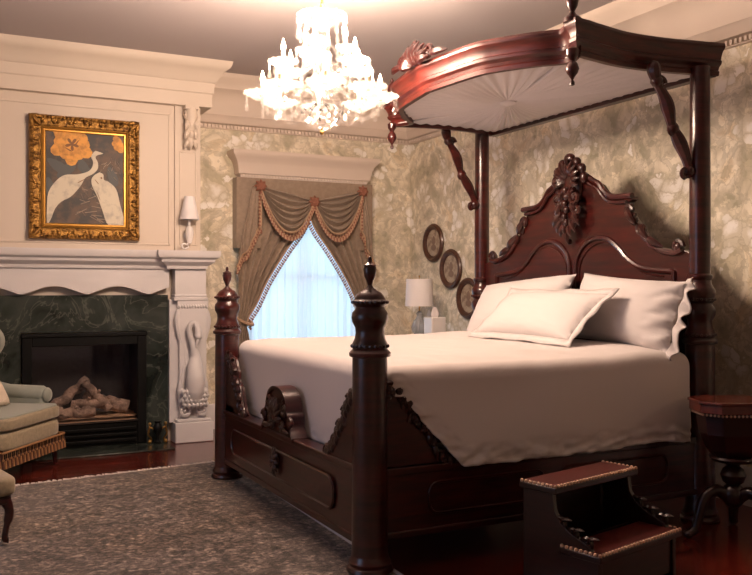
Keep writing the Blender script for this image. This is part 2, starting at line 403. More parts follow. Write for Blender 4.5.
CX0, CX1, CY = .09, 1.93, 7.08                       # the chimney breast
crown = [(0, 2.655), (.025, 2.655), (.03, 2.69), (.06, 2.70), (.075, 2.725), (.085, 2.75), (.10, 2.765), (.10, 2.815), (.105, 2.86), (.125, 2.91), (.155, 2.95),
         (.195, 2.975), (.20, 2.995), (.215, 3.02), (.245, 3.055), (.26, 3.075), (.26, ZC), (0, ZC)]
m = MB(); m.sweep(crown, [(CX1, YB), (XR, YB), (XR, YF), (XL, YF), (XL, YB), (CX0, YB)])
x = CX1 + .1
while x < XR - .05: m.box(x, x + .018, YB - .048, YB - .026, 2.662, 2.688); x += .034
y = 2.0
while y < YB - .05: m.box(XR - .048, XR - .026, y, y + .018, 2.662, 2.688); y += .034
struct(m.build('trim_1', covem))
base = [(0, 0), (.025, 0), (.025, .15), (.018, .165), (.018, .20), (.008, .22), (0, .22)]
m = MB(); m.sweep(base, [(CX1 + .0, YB), (XR, YB), (XR, YF)]); struct(m.build('baseboard_right', whitep))
m = MB(); m.sweep(base, [(XR, YF), (XL, YF), (XL, YB), (CX0, YB)]); struct(m.build('baseboard_left', whitep))

m = MB()
m.box(CX0, CX1, CY, YB, .895, ZC); m.box(CX0, .55, CY, YB, 0, .895); m.box(1.475, CX1, CY, YB, 0, .895)
struct(m.build('wall_chimney', cream, smooth=False))
ent = [(0, 2.735), (.075, 2.735), (.075, 2.75), (.08, 2.84), (.09, 2.85), (.095, 2.93), (.11, 2.94), (.12, 2.965), (.145, 3.0), (.17, 3.03), (.20, 3.05), (.21, 3.075), (.215, ZC), (0, ZC)]
m = MB(); m.sweep(ent, [(CX0, YB), (CX0, CY), (CX1, CY), (CX1, YB)]); struct(m.build('trim_2', cream))
# raised panel mouldings of the overmantel
def rectmould(mb, x0, x1, z0, z1, y, r=.01):
    for a, b_ in (((x0, z0), (x1, z0)), ((x1, z0), (x1, z1)), ((x1, z1), (x0, z1)), ((x0, z1), (x0, z0))):
        mb.box(min(a[0], b_[0]) - r, max(a[0], b_[0]) + r, y - r, y + .001, min(a[1], b_[1]) - r, max(a[1], b_[1]) + r)
m = MB(); rectmould(m, .34, 1.67, 1.60, 2.66, CY, .008); struct(m.build('trim_3', cream, bevel=.004))
m = MB(); m.box(1.712, 1.925, CY - .022, CY + .001, 1.545, 2.735); rectmould(m, 1.755, 1.885, 1.60, 2.36, CY - .022, .006); struct(m.build('trim_4', cream, bevel=.004))
m = MB(); m.box(.095, .31, CY - .022, CY + .001, 1.545, 2.735); struct(m.build('trim_5', cream, bevel=.004))
# acanthus corbel at the top of the pilaster
t = thing('corbel', 'cream carved acanthus corbel at the top of the pilaster under the chimney cornice', 'corbel', (1.83, CY - .022, 2.37))
m = MB(); yy = CY - .024
m.tube([(1.83, yy - .055, 2.725), (1.83, yy - .065, 2.66), (1.83, yy - .045, 2.58), (1.83, yy - .025, 2.50), (1.83, yy - .035, 2.44), (1.83, yy - .02, 2.38)], [.045, .05, .045, .036, .042, .01], 10)
m.box(1.775, 1.885, yy - .1, yy, 2.70, 2.733)
for sx in (-1, 1): m.scroll((1.83 + sx * .045, yy - .05, 2.65), (0, 1, 0), (0, 0, 1), .04, 1.3, .012)
m.build('scroll_block', cream, t)
m = MB()
for k in range(3):
    z = 2.62 - k * .08
    for sx in (-1, 0, 1): m.leaf((1.83 + sx * .02, yy - .05, z), (1.83 + sx * .05, yy - .075 + k * .015, z - .08), .045, (0, -1, .2))
m.build('leaf', cream, t)

# ------------------------------------------------------------------ mantel and fireplace
t = thing('fireplace_mantel', 'white carved mantel with breakfront shelf, scalloped apron and swan leg', 'mantel', (1.01, 6.95, 0))
shelf = [(0, 1.40), (.03, 1.40), (.035, 1.425), (.06, 1.44), (.08, 1.455), (.085, 1.475), (.11, 1.49), (.12, 1.51), (.12, 1.545), (-.12, 1.545), (-.12, 1.40)]
m = MB(); m.sweep(shelf, [(.03, 7.06), (.03, 6.955), (.38, 6.955), (.38, 7.0), (1.65, 7.0), (1.65, 6.955), (1.915, 6.955), (1.915, 7.06)])
m.box(.10, 1.92, 6.98, 7.075, 1.41, 1.544); m.build('shelf', whitep, t, angle=30)
# apron with scalloped lower edge
low = []
N_ = 120
def scal(x):
    q = (x - 1.015) / .235
    k = abs(q - round((q - 1) / 2) * 2 - 1)       # arches centred at +-.235, cusps between
    a = 1.198 + .062 * max(0, math.cos(k * PI / 2 * 1.02)) ** 1.3
    return a
pts = [(.38 + 1.27 * i / N_, scal(.38 + 1.27 * i / N_)) for i in range(N_ + 1)]
m = MB(); m.prism(pts + [(1.65, 1.41), (.38, 1.41)], 'xz', 6.99, 7.055); m.build('apron', whitep, t)
m = MB()
for x0, x1 in ((1.69, 1.945), (.075, .33)):
    m = MB(); m.box(x0, x1, 6.955, 7.075, 1.15, 1.40); m.box(x0 - .012, x1 + .012, 6.943, 7.075, 1.145, 1.17); m.box(x0 - .006, x1 + .006, 6.95, 7.075, 1.175, 1.195)
    m.build('capital_block', whitep, t, bevel=.004)
m = MB()
for x0, x1 in ((1.655, 1.955), (.065, .365)): m = MB(); m.box(x0, x1, 7.0, 7.078, .16, 1.15); m.build('backing', whitep, t)
def mantel_leg(cx):
    m = MB(); m.box(cx - .155, cx + .155, 6.90, 7.077, .0, .165); m.box(cx - .14, cx + .14, 6.915, 7.077, .165, .19); lg = m.build('plinth', whitep, t, bevel=.008)
    m = MB(); m.box(cx - .125, cx + .125, 6.95, 7.0, 1.085, 1.147)
    for k in range(11): m.ball((cx - .11 + k * .022, 6.95, 1.095), (.009, .012, .018), 8)
    for sx in (-1, 1):      # side scroll brackets
        pts = smooth_line([(cx + sx * .10, 6.98, 1.09), (cx + sx * .125, 6.97, .98), (cx + sx * .10, 6.97, .84), (cx + sx * .065, 6.965, .72), (cx + sx * .075, 6.96, .58), (cx + sx * .10, 6.96, .44), (cx + sx * .09, 6.95, .30)], 5)
        m.tube(pts, [.022 + .006 * math.sin(i * .3) for i in range(len(pts))], 8)
        m.scroll((cx + sx * .075, 6.925, .255), (sx, 0, 0), (0, 0, 1), .05, 1.6, .016, start=PI / 2)
    m.box(cx - .11, cx + .11, 6.95, 7.0, .19, 1.09)
    m.build('scroll_bracket', whitep, t)
    m = MB()                # the swan
    pts = smooth_line([(cx, 6.91, .33), (cx, 6.885, .42), (cx, 6.88, .52), (cx, 6.895, .62), (cx + .005, 6.905, .70), (cx - .02, 6.90, .80), (cx - .045, 6.90, .89), (cx - .035, 6.895, .955), (cx + .0, 6.89, .965), (cx + .022, 6.885, .92), (cx + .025, 6.88, .86), (cx + .02, 6.88, .835)], 5)
    rr = []
    ctrl = [.055, .075, .078, .062, .040, .026, .022, .022, .023, .026, .034, .02]
    for i in range(len(pts)):
        f = i / 5; k = min(int(f), 10); rr.append(ctrl[k] + (ctrl[k + 1] - ctrl[k]) * (f - k))
    m.tube(pts, rr, 14)
    m.tube([(cx + .02, 6.875, .84), (cx + .01, 6.865, .80), (cx + .0, 6.865, .765)], [.016, .011, .003], 8)
    m.build('swan_carving', whitep, t, sub=1)
    m = MB()                # feather scales and acanthus under the breast
    for r in range(4):
        for k in range(7):
            x = cx - .09 + .03 * k + (.015 if r % 2 else 0) - .007; z = .44 - r * .038
            if x < cx + .105: yq = 6.865 + 1.6 * (x - cx) ** 2 / .1 * .3; m.leaf((x, yq, z), (x, yq - .025 + .012 * r, z - .055), .040, (0, -1, .3))
    m.build('feather_carving', whitep, t)
mantel_leg(1.835); mantel_leg(.185)

t = thing('fireplace', 'gas fireplace with veined green marble surround and black metal frame', 'fireplace', (1.01, 7.0, 0))
m = MB()
m.box(.368, .545, 7.04, 7.078, 0, 1.19); m.box(1.48, 1.652, 7.04, 7.078, 0, 1.19); m.box(.545, 1.48, 7.04, 7.078, .905, 1.19)
m.build('marble_surround', marblem, t, smooth=False)
m = MB(); m.box(.37, 1.62, 6.66, 7.035, .001, .012)
m.build('hearth_slab', marblem, t, bevel=.003)
m = MB()
m.box(.55, .62, 7.01, 7.06, .014, .90); m.box(1.405, 1.475, 7.01, 7.06, .014, .90); m.box(.62, 1.405, 7.01, 7.06, .80, .90)
m.box(.62, 1.405, 7.015, 7.06, .014, .19); m.box(.545, 1.48, 7.0, 7.04, .868, .90)
m.build('metal_frame', blackm, t, bevel=.005)
m = MB()
for k in range(3): m.box(.63, 1.395, 6.995, 7.012, .04 + k * .045, .062 + k * .045)
m.build('louver', blackm, t, bevel=.003)
m = MB(); m.box(.62, 1.405, 7.0, 7.014, .195, .205); m.build('louver_strip', chrome, t)
m = MB(); m.box(.62, 1.405, 7.035, 7.04, .19, .80); m.build('glass_pane', fireglass, t, smooth=False)
m = MB()
m.box(.55, 1.475, 7.46, 7.49, 0, .89); m.box(.56, .60, 7.065, 7.46, 0, .89); m.box(1.425, 1.465, 7.065, 7.46, 0, .89); m.box(.56, 1.465, 7.065, 7.46, .85, .89)
m.build('firebox', sootm, t, smooth=False)
m = MB()
rows = [[(.60 + .825 * i / 30, 7.065 + .395 * j / 12, .225 + .015 * noise.noise((i * .5, j * .5, 0))) for j in range(13)] for i in range(31)]
m.grid(rows); m.box(.60, 1.425, 7.065, 7.46, .15, .205); m.build('ember_bed', embm, t)
def log(p0, p1, r, lab, seed):
    m = MB(); p0, p1 = Vector(p0), Vector(p1); n = 14
    pts = [p0.lerp(p1, i / n) + V(noise.noise((i * .4, seed, 0)), noise.noise((i * .4, seed, 5)), noise.noise((i * .4, seed, 9))) * .022 for i in range(n + 1)]
    m.tube(pts, [r * (1 + .22 * noise.noise((i * .7, seed, 3))) for i in range(n + 1)], 10)
    k = pts[n // 2]; m.tube([k, k + V(.02, -.03, .05)], [r * .5, r * .35], 8)
    tag(m.build('gas_log', logm), lab, 'log', 'ceramic logs in the firebox')
log((.74, 7.22, .265), (1.06, 7.30, .50), .040, 'ceramic log leaning up to the right at the back of the firebox', 1)
log((1.02, 7.19, .50), (1.22, 7.16, .27), .034, 'ceramic log sloping down from the peak of the log pile', 2)
log((.78, 7.12, .27), (1.10, 7.11, .275), .042, 'ceramic log lying low at the front left of the firebox', 3)
log((1.05, 7.25, .36), (1.36, 7.24, .28), .055, 'thick pale ceramic log at the right end of the firebox', 4)
log((.92, 7.17, .33), (1.16, 7.16, .33), .036, 'short pale ceramic log across the middle of the pile', 5)
# little andiron on the hearth
t = thing('andiron', 'small black urn ornament with two brass scroll feet on the hearth beside the firebox', 'andiron', (1.545, 6.93, .012))
m = MB(); m.lathe([(.03, 0), (.032, .012), (.012, .03), (.014, .06), (.034, .10), (.038, .13), (.02, .16), (.03, .175), (.0, .18)], (1.545, 6.93, .014), 16); m.build('urn', blackm, t)
for sx in (-1, 1):
    m = MB(); pts = smooth_line([(1.545 + sx * .02, 6.93, .12), (1.545 + sx * .06, 6.93, .14), (1.545 + sx * .075, 6.93, .09), (1.545 + sx * .05, 6.93, .05), (1.545 + sx * .06, 6.93, .02)], 5)
    m.tube(pts, .007, 6); m.ball((1.545 + sx * .062, 6.93, .03), .017, 10); m.ball((1.545 + sx * .062, 6.93, .17), .014, 10); m.tube([(1.545 + sx * .07, 6.93, .1), (1.545 + sx * .062, 6.93, .165)], .006, 6)
    m.build('scroll_foot', brass, t)

# ------------------------------------------------------------------ framed painting
px0, px1, pz0, pz1 = .60, 1.425, 1.622, 2.572
t = thing('framed_painting', 'painting of two white long-necked birds and an amber flower in a gilt frame', 'painting', (1.01, CY - .01, pz0))
def rframe(mb, x0, x1, z0, z1, prof, y):
    """prof: (inset, out) from the outer edge; mitred picture frame in the xz plane at y"""
    rings = []
    for ins, out in prof: rings.append([(x0 + ins, y - out, z0 + ins), (x1 - ins, y - out, z0 + ins), (x1 - ins, y - out, z1 - ins), (x0 + ins, y - out, z1 - ins)])
    mb.grid(rings, closeU=True, closeV=True)
yp = CY - .009
m = MB(); rframe(m, px0, px1, pz0, pz1, [(0, 0), (0, .03), (.008, .045), (.022, .05), (.03, .04), (.04, .036), (.062, .026), (.078, .03), (.092, .022), (.092, 0)], yp)
for k in range(34):
    z = pz0 + .02 + (pz1 - pz0 - .04) * k / 33
    for x, sx in ((px0 + .02, 1), (px1 - .02, -1)):
        m.ball((x, yp - .045, z), (.014, .012, .012), 8)
        if k % 2: m.leaf((x + sx * .006, yp - .04, z), (x + sx * .05, yp - .03, z + .02 * (1 if k % 4 == 1 else -1)), .024, (0, -1, 0))
for k in range(28):
    x = px0 + .02 + (px1 - px0 - .04) * k / 27
    for z, sz in ((pz0 + .02, 1), (pz1 - .02, -1)):
        m.ball((x, yp - .045, z), (.012, .012, .014), 8)
        if k % 2: m.leaf((x, yp - .04, z + sz * .006), (x + .02 * (1 if k % 4 == 1 else -1), yp - .03, z + sz * .05), .024, (0, -1, 0))
for x, sx in ((px0 + .03, 1), (px1 - .03, -1)):
    for z, sz in ((pz0 + .03, 1), (pz1 - .03, -1)):
        for a in (0, .5, 1.): m.leaf((x - sx * .02, yp - .045, z - sz * .02), (x + sx * .08 * math.cos(a * PI / 2), yp - .04, z + sz * .08 * math.sin(a * PI / 2)), .035, (0, -1, 0))
m.build('frame', gilt, t)
m = MB(); rframe(m, px0 + .088, px1 - .088, pz0 + .088, pz1 - .088, [(0, 0), (0, .03), (.008, .034), (.02, .022), (.03, .022), (.036, .014), (.036, 0)], yp); m.build('frame_liner', giltb, t)
ax0, ax1, az0, az1 = px0 + .12, px1 - .12, pz0 + .12, pz1 - .12
m = MB(); m.box(ax0 - .005, ax1 + .005, yp - .012, yp - .002, az0 - .005, az1 + .005); cv = m.build('canvas', p_bg, t, smooth=False)
def ap(u, v): return (ax0 + (ax1 - ax0) * u, az1 - (az1 - az0) * v)      # canvas coordinates, v down
def flatpoly(name, polys, mt, lay):
    m = MB()
    for ip, pl in enumerate(polys):
        P_ = [ap(*q) for q in pl]; P_ = [(min(max(a, ax0), ax1), min(max(b_, az0), az1)) for a, b_ in P_]
        m.prism(P_, 'xz', yp - .0125 - lay * .0008 - ip * .00004, yp - .012)
    m.build(name, mt, cv, smooth=False)
def sm2(p, n=4): return [(q[0], q[1]) for q in smooth_line([(a, b_, 0) for a, b_ in p], n)]
def petal(cx, cy, ang, ln, wd):
    out = []
    for i in range(13):
        a = PI * 2 * i / 12; x = ln * .5 * (1 - math.cos(a)); y = wd * .5 * math.sin(a) * (.6 + .5 * x / ln)
        out.append((cx + x * math.cos(ang) - y * math.sin(ang), cy + (x * math.sin(ang) + y * math.cos(ang)) * .82))
    return out[:-1]
flatpoly('leaves', [petal(.02, .30, .6, .34, .16), petal(.14, .50, -.7, .30, .15), petal(.55, .40, -2.4, .2, .1), petal(.40, .36, .5, .22, .13), petal(.80, .35, 1.2, .28, .14), petal(.03, .5, 1.4, .25, .14)], p_leaf, 1)
flatpoly('flower', [petal(.33, .13, a, .29 if k % 2 else .23, .19) for k, a in enumerate([0, .5, 1.0, 1.6, 2.1, 2.7, 3.3, 3.9, 4.5, 5.1, 5.7])] + [petal(.33, .13, a, .15, .12) for a in (.2, 1.4, 2.6, 3.8, 5.0)], p_flow, 2)
flatpoly('flower', [petal(.98, .08, a, .14, .10) for a in (1.2, 1.8, 2.4, 3.0, 3.7)], p_flow, 2)
flatpoly('flower_centre', [petal(.33, .13, a, .09, .045) for a in (.3, 1.5, 2.8, 4.1, 5.3)] + [petal(.24, .17, .5, .10, .02), petal(.42, .08, 2.2, .10, .018)], p_dark, 3)
bird1 = sm2([(.63, .185), (.60, .21), (.575, .255), (.60, .31), (.585, .37), (.53, .42), (.40, .455), (.24, .47), (.13, .54), (.04, .66), (.02, .80), (.02, 1), (.07, .95), (.12, .84), (.20, .76), (.32, .70), (.44, .58), (.50, .49), (.60, .44), (.66, .38), (.66, .31), (.63, .26), (.66, .23), (.73, .21), (.66, .19)])
bird2 = sm2([(.62, .45), (.58, .50), (.59, .58), (.66, .70), (.72, .84), (.80, 1.), (1., 1.), (1., .92), (.95, .76), (.90, .60), (.80, .52), (.74, .50), (.73, .44), (.68, .42)])
flatpoly('white_bird', [bird1], p_bird, 4); flatpoly('white_bird', [bird2], p_bird, 5)
tw = []
rnd = random.Random(3)
for k in range(26):
    u, v = .36 + rnd.random() * .34, .58 + rnd.random() * .36; a = rnd.uniform(-1.2, 1.2); l = rnd.uniform(.06, .16)
    tw.append([(u, v), (u + l * math.cos(a), v + l * math.sin(a)), (u + l * math.cos(a) + .004, v + l * math.sin(a) + .006), (u, v + .006)])
for k in range(16):
    u, v = .70 + rnd.random() * .25, .25 + rnd.random() * .22; a = rnd.uniform(0, 3); l = rnd.uniform(.03, .08)
    tw.append([(u, v), (u + l * math.cos(a), v + l * math.sin(a)), (u + l * math.cos(a) + .004, v + l * math.sin(a) + .006), (u, v + .006)])
flatpoly('twigs', tw, p_tw, 3.5)
flatpoly('bird_markings', [petal(.62, .50, .9, .08, .012), petal(.70, .47, 1.2, .03, .025), petal(.50, .50, 2.6, .12, .012), petal(.64, .62, 1.2, .14, .008)], p_dark, 6)
m = MB()
m.box(.75, 1.30, CY - .0105, CY - .001, 1.70, 1.74)
m.build('backing_bar', brownwood, t)

# sconce on the pilaster
t = thing('wall_sconce', 'small white sconce with pleated shade on the pilaster just above the mantel', 'sconce', (1.815, CY - .022, 1.56))
ys = CY - .10
m = MB(); m.lathe([(.077, 1.80), (.079, 1.805), (.040, 1.99), (.037, 1.99), (.074, 1.805), (.071, 1.80)], (1.812, ys, 0), 28); m.build('lamp_shade', shadem, t)
m = MB(); m.lathe([(.0, 1.60), (.018, 1.61), (.028, 1.65), (.034, 1.70), (.028, 1.735), (.012, 1.75), (.012, 1.80), (.02, 1.80), (.0, 1.805)], (1.812, ys, 0), 16); m.build('glass_body', porc, t)
m = MB(); m.ball((1.812, ys + .02, 1.765), (.012, .012, .03), 10); m.tube(smooth_line([(1.815, CY - .024, 1.68), (1.815, ys + .05, 1.60), (1.80, ys, 1.575), (1.765, ys, 1.565), (1.75, ys, 1.59), (1.765, ys, 1.605), (1.79, ys, 1.60), (1.812, ys, 1.615)], 5), .008, 8)
m.lathe([(.03, 0), (.032, -.006), (.02, -.014), (.0, -.016)], (1.815, CY - .023, 1.68), 16, 'y'); m.build('scroll_arm', porc, t)

# ------------------------------------------------------------------ window dressing
m = MB()
co = [(0, 2.225), (.008, 2.225), (.012, 2.25), (.03, 2.262), (.034, 2.29), (.04, 2.33), (.045, 2.345), (.05, 2.365), (.075, 2.40), (.095, 2.425), (.10, 2.44), (.10, 2.462), (-.07, 2.462), (-.07, 2.225)]
m.sweep(co, [(2.385, 7.499), (2.385, 7.40), (3.615, 7.40), (3.615, 7.499)])
x = 2.395
while x < 3.60: m.box(x, x + .016, 7.378, 7.391, 2.236, 2.252); x += .028
m.box(2.395, 3.605, 7.45, 7.499, 2.23, 2.46)
tag(m.build('window_cornice', covem), 'moulded cream cornice box above the curtained window', 'cornice')
# the curtain set hangs from the cornice: each a thing
m = MB(); n = 90
rows = []
for j in range(15):
    z = 2.2 - j * 1.75 / 14
    rows.append([(2.42 + 1.2 * i / n, 7.46 + .011 * math.sin(i * 1.05 + .3 * math.sin(j * .5)) + .005 * math.sin(i * 2.3), z) for i in range(n + 1)])
m.grid(rows); tag(m.build('sheer_curtain', sheerm), 'bluish white sheer curtain glowing with daylight between the drapes', 'curtain')

def fringe(mb, pts, ln=.05, step=.017, out=(0, -1, 0), down=(0, 0, -1), slant=0):
    """braid along pts with hanging tassels; material 0 gold, 1 rust"""
    P_ = [Vector(p) for p in pts]; O = Vector(out) * .006; D = Vector(down)
    mb.mi = 0; mb.tube([p + O for p in P_], .0075, 6)
    d = 0; nxt = 0; k = 0
    for a, b_ in zip(P_[:-1], P_[1:]):
        L_ = (b_ - a).length
        while nxt <= d + L_ and L_ > 0:
            p = a.lerp(b_, (nxt - d) / L_) + O
            mb.mi = k % 2; q = p + D * ln * .45
            mb.tube([p, q], .0025, 4)
            mb.ball(q, (.008, .007, .009), 6); mb.mi = 1 - k % 2
            mb.tube([q, p + D * ln], [.005, .011], 6)
            k += 1; nxt += step
        d += L_
    mb.mi = 0
def curtain(sd, lab):
    # sd=-1 the left one
    X0 = 3.02 + sd * .66; t = thing('drape', lab, 'curtain', (X0, 7.42, 2.1), 0)
    inner = smooth_line([(3.02 - sd * .02, 0, 2.02), (3.02 + sd * .06, 0, 1.80), (3.02 + sd * .22, 0, 1.58), (3.02 + sd * .39, 0, 1.32), (3.02 + sd * .50, 0, 1.10), (3.02 + sd * .585, 0, .95), (3.02 + sd * .56, 0, .8), (3.02 + sd * .53, 0, .5), (3.02 + sd * .53, 0, .08)], 6)
    rows = []; nn = 60
    for p in inner:
        row = []
        amp = .032 if p.z > 1.2 else .024
        for i in range(nn + 1):
            s_ = i / nn
            # folds radiate: outer edge moves down slower
            x = X0 + (p.x - X0) * s_
            row.append((x, 7.405 + amp * math.sin(s_ * 2 * PI * 5.5) * (.5 + .5 * s_) - .012 * s_, p.z))
        rows.append(row)
    m = MB(); m.grid(rows); m.build('curtain_panel', taupe, t, solid=.004)
    m = MB(); e = [Vector(r[-1]) for r in rows if r[-1][2] > .9]; fringe(m, [p + V(0, -.004, 0) for p in e], .05, .022, down=(-sd * .75, 0, -.66))
    m.build('fringe', [goldfr, rustfr], t)
    m = MB(); m.tube(smooth_line([(X0, 7.43, .98), (X0 - sd * .04, 7.355, .94), (X0 - sd * .12, 7.36, .92), (X0 - sd * .1, 7.43, .96)], 5), .014, 8); m.build('tieback', goldfr, t)
curtain(-1, 'left taupe drape swept back to the left with tasselled edge')
curtain(1, 'right taupe drape swept back to the right with tasselled edge')
t = thing('swag_valance', 'taupe valance with two swags, side jabots, rosettes and bullion fringe', 'valance', (3.02, 7.38, 2.2))
m = MB()
m.box(2.335, 2.56, 7.372, 7.38, 1.60, 2.225); m.box(2.56, 3.50, 7.372, 7.38, 2.02, 2.225); m.box(3.50, 3.67, 7.372, 7.38, 1.60, 2.225)
m.box(2.335, 2.343, 7.38, 7.495, 1.60, 2.225); m.box(3.662, 3.67, 7.38, 7.495, 1.60, 2.225)
m.build('valance_board', taupe, t, smooth=False)
def swag(xa, za, xb, zb, lowx):
    rows = []; nj, ni = 44, 26; e = []
    for j in range(nj + 1):
        q = j / nj
        sag = .01 + q * .34; row = []
        for i in range(ni + 1):
            s_ = i / ni
            s2 = s_ + .06 * lowx * math.sin(PI * s_) * q
            x = xa + (xb - xa) * s2
            zt = za + (zb - za) * s_ - .10 * q * 0
            z = zt + .05 * (1 - q) * math.sin(PI * s_) * .3 - sag * (1 - abs(2 * s_ - 1) ** 2.1)
            y = 7.345 - .030 * math.sin(q * 2 * PI * 6) * (math.sin(PI * s_) ** .5) - .03 * math.sin(PI * s_) - .02 * q
            row.append((x, y, z))
        rows.append(row)
    m = MB(); m.grid(rows); m.build('swag', taupe, t, solid=.003)
    m = MB(); fringe(m, rows[-1], .075, .016); m.build('fringe', [goldfr, rustfr], t)
swag(2.535, 2.15, 3.05, 2.04, 0); swag(3.05, 2.04, 3.55, 2.15, 0)
for sd in (-1, 1):
    xin = 2.55 if sd < 0 else 3.53; xo = 2.325 if sd < 0 else 3.68
    rows = []
    for j in range(18):
        q = j / 17; row = []
        for i in range(25):
            s_ = i / 24; zb = 1.80 - .37 * s_ + .02 * math.sin(s_ * PI * 3)
            x = xin + (xo - xin) * s_ * (.35 + .65 * q); z = 2.15 - (2.15 - zb) * q
            row.append((x, 7.345 + .016 * math.sin(s_ * PI * 6) * q, z))
        rows.append(row)
    m = MB(); m.grid(rows); m.build('jabot', taupe, t, solid=.003)
    m = MB(); fringe(m, rows[-1], .07, .016); fringe(m, [r[0] for r in rows], .04, .016, down=(-sd * .0 + .5 * sd, 0, -.85)); m.build('fringe', [goldfr, rustfr], t)
for x, z in ((2.54, 2.15), (3.055, 2.03), (3.545, 2.15)):
    m = MB(); m.ball((x, 7.318, z), (.03, .02, .03), 12)
    for k in range(8): m.leaf((x, 7.315, z), (x + .06 * math.cos(k * PI / 4), 7.325, z + .06 * math.sin(k * PI / 4)), .035, (0, -1, 0))
    m.tube([(x, 7.325, z - .02), (x, 7.32, z - .07)], [.008, .016], 8)
    m.build('rosette', rustfr, t)

# ------------------------------------------------------------------ oval pictures
def oval(y, z, lab):
    t = thing('oval_picture', lab, 'picture', (XR - .005, y, z - .18), 0, 'oval pictures on the headboard wall')
    m = MB(); m.lathe([(.165, 0), (.178, -.004), (.182, -.016), (.172, -.030), (.155, -.034), (.145, -.026), (.132, -.022), (.126, -.012), (.126, 0)], (XR - .006, y, z), 40, 'x')
    m.build('frame', brownwood, t)
    m = MB(); m.lathe([(.0, -.008), (.13, -.008), (.13, -.001), (.0, -.001)], (XR - .006, y, z), 40, 'x'); pr = m.build('print', ovalart, t)
    m = MB(); m.ball((XR - .015, y, z + .02), (.002, .03, .045), 10); m.ball((XR - .015, y, z - .045), (.002, .05, .03), 10); m.build('figure', ovalfig, pr)
oval(7.02, 1.668, 'topmost of the three brown oval framed pictures on the headboard wall')
oval(6.71, 1.418, 'middle oval framed picture, between the topmost one and the bed post')
oval(6.42, 1.155, 'lowest oval framed picture, half hidden by the far bed post')

# ------------------------------------------------------------------ nightstand, lamp, tissue box
t = thing('nightstand', 'dark wooden nightstand hidden behind the bed under the lamp', 'nightstand', (3.83, 6.45, 0))
m = MB(); m.box(3.55, 4.10, 6.10, 6.85, .735, .76); m.build('table_top', mahog_h, t, bevel=.005)
m = MB(); m.box(3.58, 4.08, 6.13, 6.82, .55, .735); m.build('apron', mahog_h, t)
for x in (3.60, 4.06):
    for y in (6.16, 6.79): m = MB(); m.lathe([(.018, 0), (.022, .03), (.016, .1), (.025, .4), (.028, .55)], (x, y, 0), 12); m.build('leg', mahog, t)
m = MB(); m.box(3.565, 3.58, 6.20, 6.75, .58, .70); d = m.build('drawer', mahog_h, t, bevel=.004)
m = MB(); m.ball((3.553, 6.475, .64), .014, 10); m.build('knob', brass, d)
t = thing('table_lamp', 'glass based table lamp with white drum shade on the nightstand', 'lamp', (3.80, 6.70, .76))
lx, ly = 3.80, 6.70
m = MB(); m.lathe([(.124, 1.085), (.126, 1.085), (.116, 1.325), (.114, 1.325)], (lx, ly, 0), 36); m.build('lamp_shade', shadem, t)
m = MB(); m.lathe([(.06, .762), (.062, .78), (.03, .80), (.045, .83), (.062, .88), (.06, .93), (.03, .98), (.022, 1.0), (.03, 1.02), (.012, 1.04), (.0, 1.04)], (lx, ly, 0), 20)
for k in range(12): a = k * PI / 6; m.tube([(lx + .055 * math.cos(a), ly + .055 * math.sin(a), .85), (lx + .066 * math.cos(a), ly + .066 * math.sin(a), .90), (lx + .045 * math.cos(a), ly + .045 * math.sin(a), .96)], .006, 5)
m.build('glass_base', mat('lamp_glass', (.62, .64, .66), .12, coat=.5, trans=.5), t)
m = MB(); m.tube([(lx, ly, 1.03), (lx, ly, 1.22)], .006, 8); m.lathe([(.02, 1.14), (.022, 1.2), (.0, 1.24)], (lx, ly, 0), 10); m.tube([(lx - .115, ly, 1.31), (lx + .115, ly, 1.31)], .003, 6); m.tube([(lx, ly, 1.22), (lx, ly, 1.345)], .003, 6); m.ball((lx, ly, 1.35), .008, 8); m.build('stem', brass, t)
t = thing('tissue_box', 'white tissue box with a tissue peaking out, beside the lamp', 'tissue box', (3.78, 6.38, .76))
m = MB(); m.box(3.70, 3.84, 6.31, 6.45, .761, 1.0); m.build('carton', porc, t, bevel=.008)
m = MB()
for k in range(5):
    a = k * 1.3; m.tube([(3.77, 6.38, .995), (3.77 + .012 * math.cos(a), 6.38 + .022 * math.sin(a), 1.03), (3.77 + .01 * math.cos(a), 6.38 + .012 * math.sin(a), 1.085)], [.030, .022, .002], 6, flat=.3)
m.build('tissue', linen, t)

# ------------------------------------------------------------------ the bed
BX, HX, YN, YFp = 1.68, 3.67, 3.40, 5.51
YM = (YN + YFp) / 2
bed = thing('canopy_bed', 'carved mahogany four post bed with half canopy over the headboard', 'bed', (2.68, YM, 0))
def post_low(x, y, z0):
    """octagonal lower shaft, base and the turned top up to z ~ 1.2"""
    m = MB()
    m.lathe([(.098, z0), (.104, z0 + .010), (.100, z0 + .024), (.090, z0 + .030), (.094, z0 + .044), (.087, z0 + .056), (.082, z0 + .072)], (x, y, 0), 28)
    m.lathe([(.082, z0 + .07), (.080, .10), (.078, .5), (.077, .955)], (x, y, 0), 32)
    m.lathe([(.078, .945), (.090, .95), (.092, .965), (.084, .974), (.076, .982), (.080, .992), (.080, 1.0), (.068, 1.025), (.063, 1.05), (.065, 1.075), (.078, 1.10), (.081, 1.12), (.078, 1.14), (.066, 1.155), (.064, 1.165), (.070, 1.172), (.078, 1.18), (.079, 1.19), (.070, 1.198)], (x, y, 0), 28)
    for k in range(22):
        a = 2 * PI * k / 22; m.ball((x + .079 * math.cos(a), y + .079 * math.sin(a), .995), .0085, 6)
        m.ball((x + .077 * math.cos(a), y + .077 * math.sin(a), 1.186), .008, 6)
    return m
